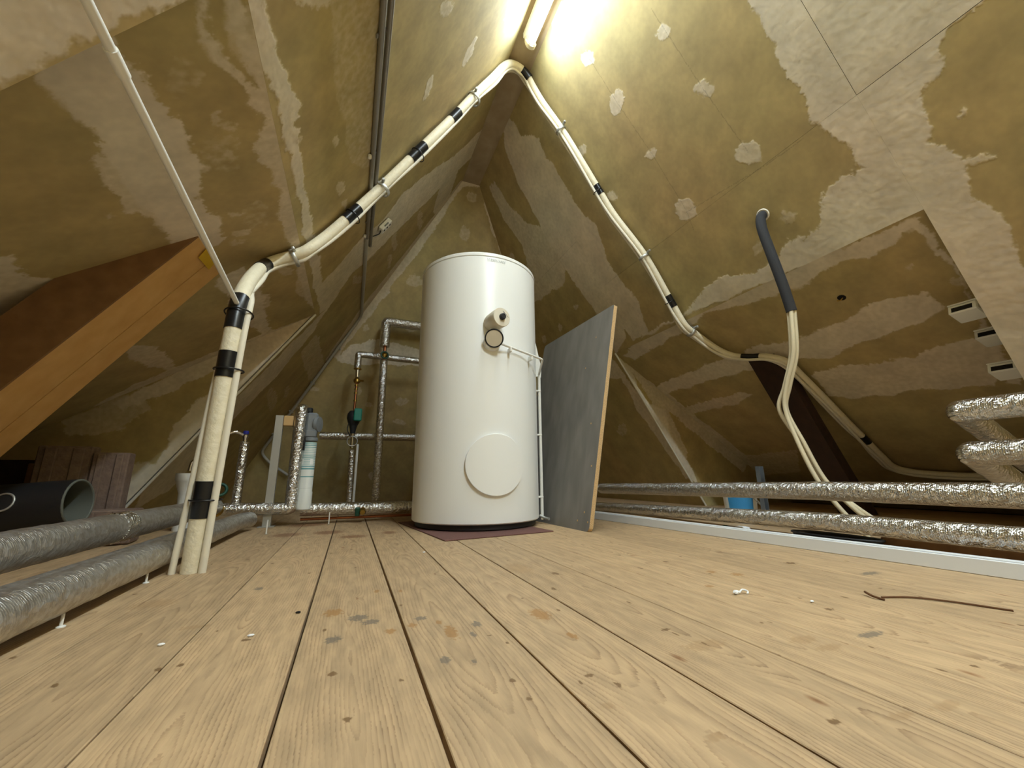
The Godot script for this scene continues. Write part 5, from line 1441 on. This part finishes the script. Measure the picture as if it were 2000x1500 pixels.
func build_eaves_things() -> void:
	# black duct lying at the far left, open end towards the tank
	var o := thing("black_duct", "thick black duct lying at far left with round side hole", "duct")
	var a := Vector3(-1.72, 0.150, -2.38)
	var b := Vector3(-1.075, 0.203, -2.33)
	var r := 0.098
	part(o, "outer_sleeve", tube(dense(PackedVector3Array([a, b]), 0.08), r, 30, 0.0, true), mats["black_rubber"])
	part(o, "inner_lining", tube(dense(PackedVector3Array([a, b]), 0.08), r - 0.010, 30, 0.0, true), mats["duct_inside"])
	part(o, "rim", torus(r - 0.005, 0.0052, 36, 8), mats["duct_inside"], facing(b - a, b))
	var axis := (b - a).normalized()
	var sideways := (Vector3(0.1, 0.28, 1.0) - axis * axis.dot(Vector3(0.1, 0.28, 1.0))).normalized()
	var port := a.lerp(b, 0.72) + sideways * (r - 0.004)
	part(o, "port_rim", torus(0.034, 0.004, 26, 8), mats["zinc"], facing(sideways, port + sideways * 0.003))
	part(o, "port", cylinder(0.033, 0.004, 0.001, 24), mats["hole_dark"], facing(sideways, port))  # dark disc on the sleeve stands for the shaded inside of the side hole
	part(o, "end_stop", cylinder(r - 0.012, 0.01, 0.001, 24), mats["hole_dark"], facing(axis, a))
	# clay hollow blocks stacked behind it
	var blocks := [[Vector3(-1.335, 0.003, -2.73), 0.20, 0.46, 0.10, "tall reddish clay block standing behind the black duct, left"], [Vector3(-1.155, 0.003, -2.73), 0.14, 0.43, 0.10, "tall reddish clay block standing behind the black duct, right"], [Vector3(-1.055, 0.003, -2.55), 0.22, 0.155, 0.14, "low dusty pink clay block beside the open end of the duct"]]
	for s in blocks:
		var k := thing("clay_block", s[4], "block", s[0], "clay blocks in the left eaves")
		k.rotation.y = 0.12
		part(k, "block", rbox(Vector3(s[1], s[2], s[3]), 0.006), mats["clay"], at(0, s[2] / 2.0, 0))
		for i in 2:
			part(k, "rib", rbox(Vector3(s[1] * 0.22, s[2] * 0.96, 0.012), 0.004), mats["clay"], at((i - 0.5) * s[1] * 0.5, s[2] / 2.0, s[3] / 2.0 + 0.004))
	o = thing("old_board", "dark brown old board upright in the deep left eaves", "board", Vector3(-1.66, 0.002, -2.93))
	part(o, "board", rbox(Vector3(0.34, 0.40, 0.03), 0.004), mats["beam_dark"], at(0, 0.20, 0))
	part(o, "batten", rbox(Vector3(0.05, 0.38, 0.03), 0.004), mats["beam_brown"], at(0.12, 0.19, 0.03))
	# right eaves
	o = thing("paint_bucket", "small white bucket with blue label behind the right pipes", "bucket", Vector3(2.36, 0, -1.93))
	part(o, "pail", lathe([Vector2(0, 0.002), Vector2(0.082, 0.002), Vector2(0.086, 0.006), Vector2(0.098, 0.175), Vector2(0.103, 0.178), Vector2(0.103, 0.186), Vector2(0.096, 0.188), Vector2(0.092, 0.180), Vector2(0.080, 0.012), Vector2(0, 0.012)], 36), mats["plastic_white"])
	var label := begin()
	for i in 12:
		var t0 := lerpf(PI * 0.52, PI * 1.02, i / 12.0)
		var t1 := lerpf(PI * 0.52, PI * 1.02, (i + 1) / 12.0)
		var d0 := Vector3(cos(t0), 0, sin(t0))
		var d1 := Vector3(cos(t1), 0, sin(t1))
		quad(label, d0 * 0.0905 + Vector3(0, 0.045, 0), d1 * 0.0905 + Vector3(0, 0.045, 0), d1 * 0.0985 + Vector3(0, 0.165, 0), d0 * 0.0985 + Vector3(0, 0.165, 0), (d0 + d1).normalized(), [Vector2.ZERO, Vector2.ZERO, Vector2.ZERO, Vector2.ZERO])
	part(o, "label", label.commit(), mats["bucket_blue"], Transform3D(), "blue paper label")
	part(o, "handle", tube(smooth_path([Vector3(-0.02, 0.165, 0.100), Vector3(0.05, 0.10, 0.115), Vector3(0.10, 0.165, 0.02)], 0.01), 0.003, 8), mats["zinc"])
	o = thing("metal_stud", "short blue-grey metal stud upright behind the right pipes", "stud", Vector3(2.32, 0, -1.735))
	part(o, "web", rbox(Vector3(0.036, 0.345, 0.002), 0.0004), mats["stud_blue"], at(0, 0.1735, -0.012))
	for s in [-1.0, 1.0]:
		part(o, "flange", rbox(Vector3(0.002, 0.345, 0.026), 0.0004), mats["stud_blue"], at(s * 0.017, 0.1735, 0.001))
	o = thing("cable_coil", "black cable coil on the floor between strip and lower pipe", "cable", Vector3(2.05, 0.006, -1.22))
	for k in 3:
		var loop := PackedVector3Array()
		for i in 25:
			var t := TAU * i / 24.0
			loop.append(Vector3(cos(t) * (0.085 - 0.008 * k), 0.001 + 0.010 * k, sin(t) * (0.16 + 0.012 * k)))
		part(o, "loop", tube(loop, 0.005, 8, 0.0, true), mats["black_rubber"])
	o = thing("wrapper", "crumpled green and white wrapper under the lower right pipe", "wrapper", Vector3(1.965, 0.0, -1.62))
	part(o, "packet", crumple(Vector3(0.10, 0.03, 0.09), 3), mats["foam_white"], at(0, 0.016, 0))
	part(o, "printed_corner", crumple(Vector3(0.05, 0.028, 0.05), 4), mats["valve_green"], at(-0.03, 0.016, -0.075), "green printed corner")
	o = thing("plastic_scrap", "white crumpled plastic scrap under the right pipe near the strip", "scrap", Vector3(1.845, 0.0, -0.735))
	part(o, "lump", crumple(Vector3(0.060, 0.044, 0.070), 5), mats["foam_white"], at(0.0, 0.024, 0.0))
	part(o, "tail", crumple(Vector3(0.045, 0.010, 0.085), 6), mats["foam_white"], at(-0.02, 0.006, 0.085))
	o = thing("timber_offcut", "brown timber offcut lying behind the white edging strip", "timber", Vector3(2.16, 0.001, -0.78))
	part(o, "offcut", rbox(Vector3(0.09, 0.035, 0.60), 0.004), mats["beam_brown"], at(0, 0.018, 0))
	part(o, "nail", rod(Vector3(0, 0.03, 0.2), Vector3(0.004, 0.05, 0.2), 0.002, 6), mats["zinc"])


func crumple(size: Vector3, seed_: int) -> ArrayMesh:
	# a creased lump
	var st := begin()
	var r := RandomNumberGenerator.new()
	r.seed = seed_
	var rows := 6
	var cols := 11
	var grid := []
	for j in rows + 1:
		var line := []
		var lat := PI * j / rows
		for i in cols:
			var lon := TAU * i / cols
			var k := r.randf_range(0.72, 1.0) if j > 0 and j < rows else 0.85
			line.append(Vector3(sin(lat) * cos(lon) * size.x, cos(lat) * size.y, sin(lat) * sin(lon) * size.z) * 0.5 * k)
		grid.append(line)
	for j in rows:
		for i in cols:
			var a: Vector3 = grid[j][i]
			var b: Vector3 = grid[j][(i + 1) % cols]
			var c: Vector3 = grid[j + 1][(i + 1) % cols]
			var d: Vector3 = grid[j + 1][i]
			for t in [[a, b, c], [a, c, d]]:
				var n: Vector3 = (t[1] - t[0]).cross(t[2] - t[0]).normalized()
				if n.dot(t[0] + t[1] + t[2]) < 0.0:
					n = -n
				if n.length() > 0.5:
					tri(st, t, [n, n, n], [Vector2.ZERO, Vector2.ZERO, Vector2.ZERO])
	return st.commit()


# ---------------------------------------------------------------- litter on the boards

func build_small_things() -> void:
	var o := thing("paper_scrap", "small twisted white paper scrap on the boards, right of centre", "scrap", Vector3(0.94, 0.0, -0.815))
	part(o, "scrap", crumple(Vector3(0.022, 0.012, 0.012), 8), mats["foam_white"], at(0, 0.006, 0))
	part(o, "curl", tube(smooth_path([Vector3(0.008, 0.004, 0.002), Vector3(0.022, 0.010, 0.0), Vector3(0.034, 0.006, 0.006), Vector3(0.026, 0.002, 0.010)], 0.004), 0.0022, 7), mats["foam_white"])
	o = thing("twig", "thin brown curved twig on the boards near the edging strip", "twig", Vector3(1.30, 0.0, -0.60))
	part(o, "stem", tube(smooth_path([Vector3(-0.060, 0.002, -0.055), Vector3(0.0, 0.003, -0.025), Vector3(0.045, 0.003, 0.035), Vector3(0.082, 0.002, 0.115)], 0.01), 0.0022, 7), mats["twig_brown"])
	part(o, "hook", tube(smooth_path([Vector3(-0.078, 0.002, -0.040), Vector3(-0.083, 0.006, -0.062), Vector3(-0.068, 0.008, -0.085)], 0.006), 0.0028, 7), mats["twig_brown"])
	var bits := [[-0.086, -1.10, "dark_chip", "tiny black chip on the second gap left of centre"], [-0.30, -1.00, "white_chip", "tiny white plaster crumb on the boards at left"], [-0.155, -0.985, "white_chip", "white plaster flake between the left floor gaps"], [1.05, -0.70, "white_chip", "white crumb on the boards near the twig"], [0.30, -1.72, "white_chip", "pale plaster crumb in front of the tank mat"]]
	for s in bits:
		var c := thing("plaster_crumb" if s[2] == "white_chip" else "wood_chip", s[3], "crumb", Vector3(s[0], 0.0, s[1]))
		part(c, "crumb", crumple(Vector3(0.014, 0.005, 0.007), int(absf(s[0]) * 900.0)), mats["foam_white"] if s[2] == "white_chip" else mats["hole_dark"], at(0, 0.0026, 0))
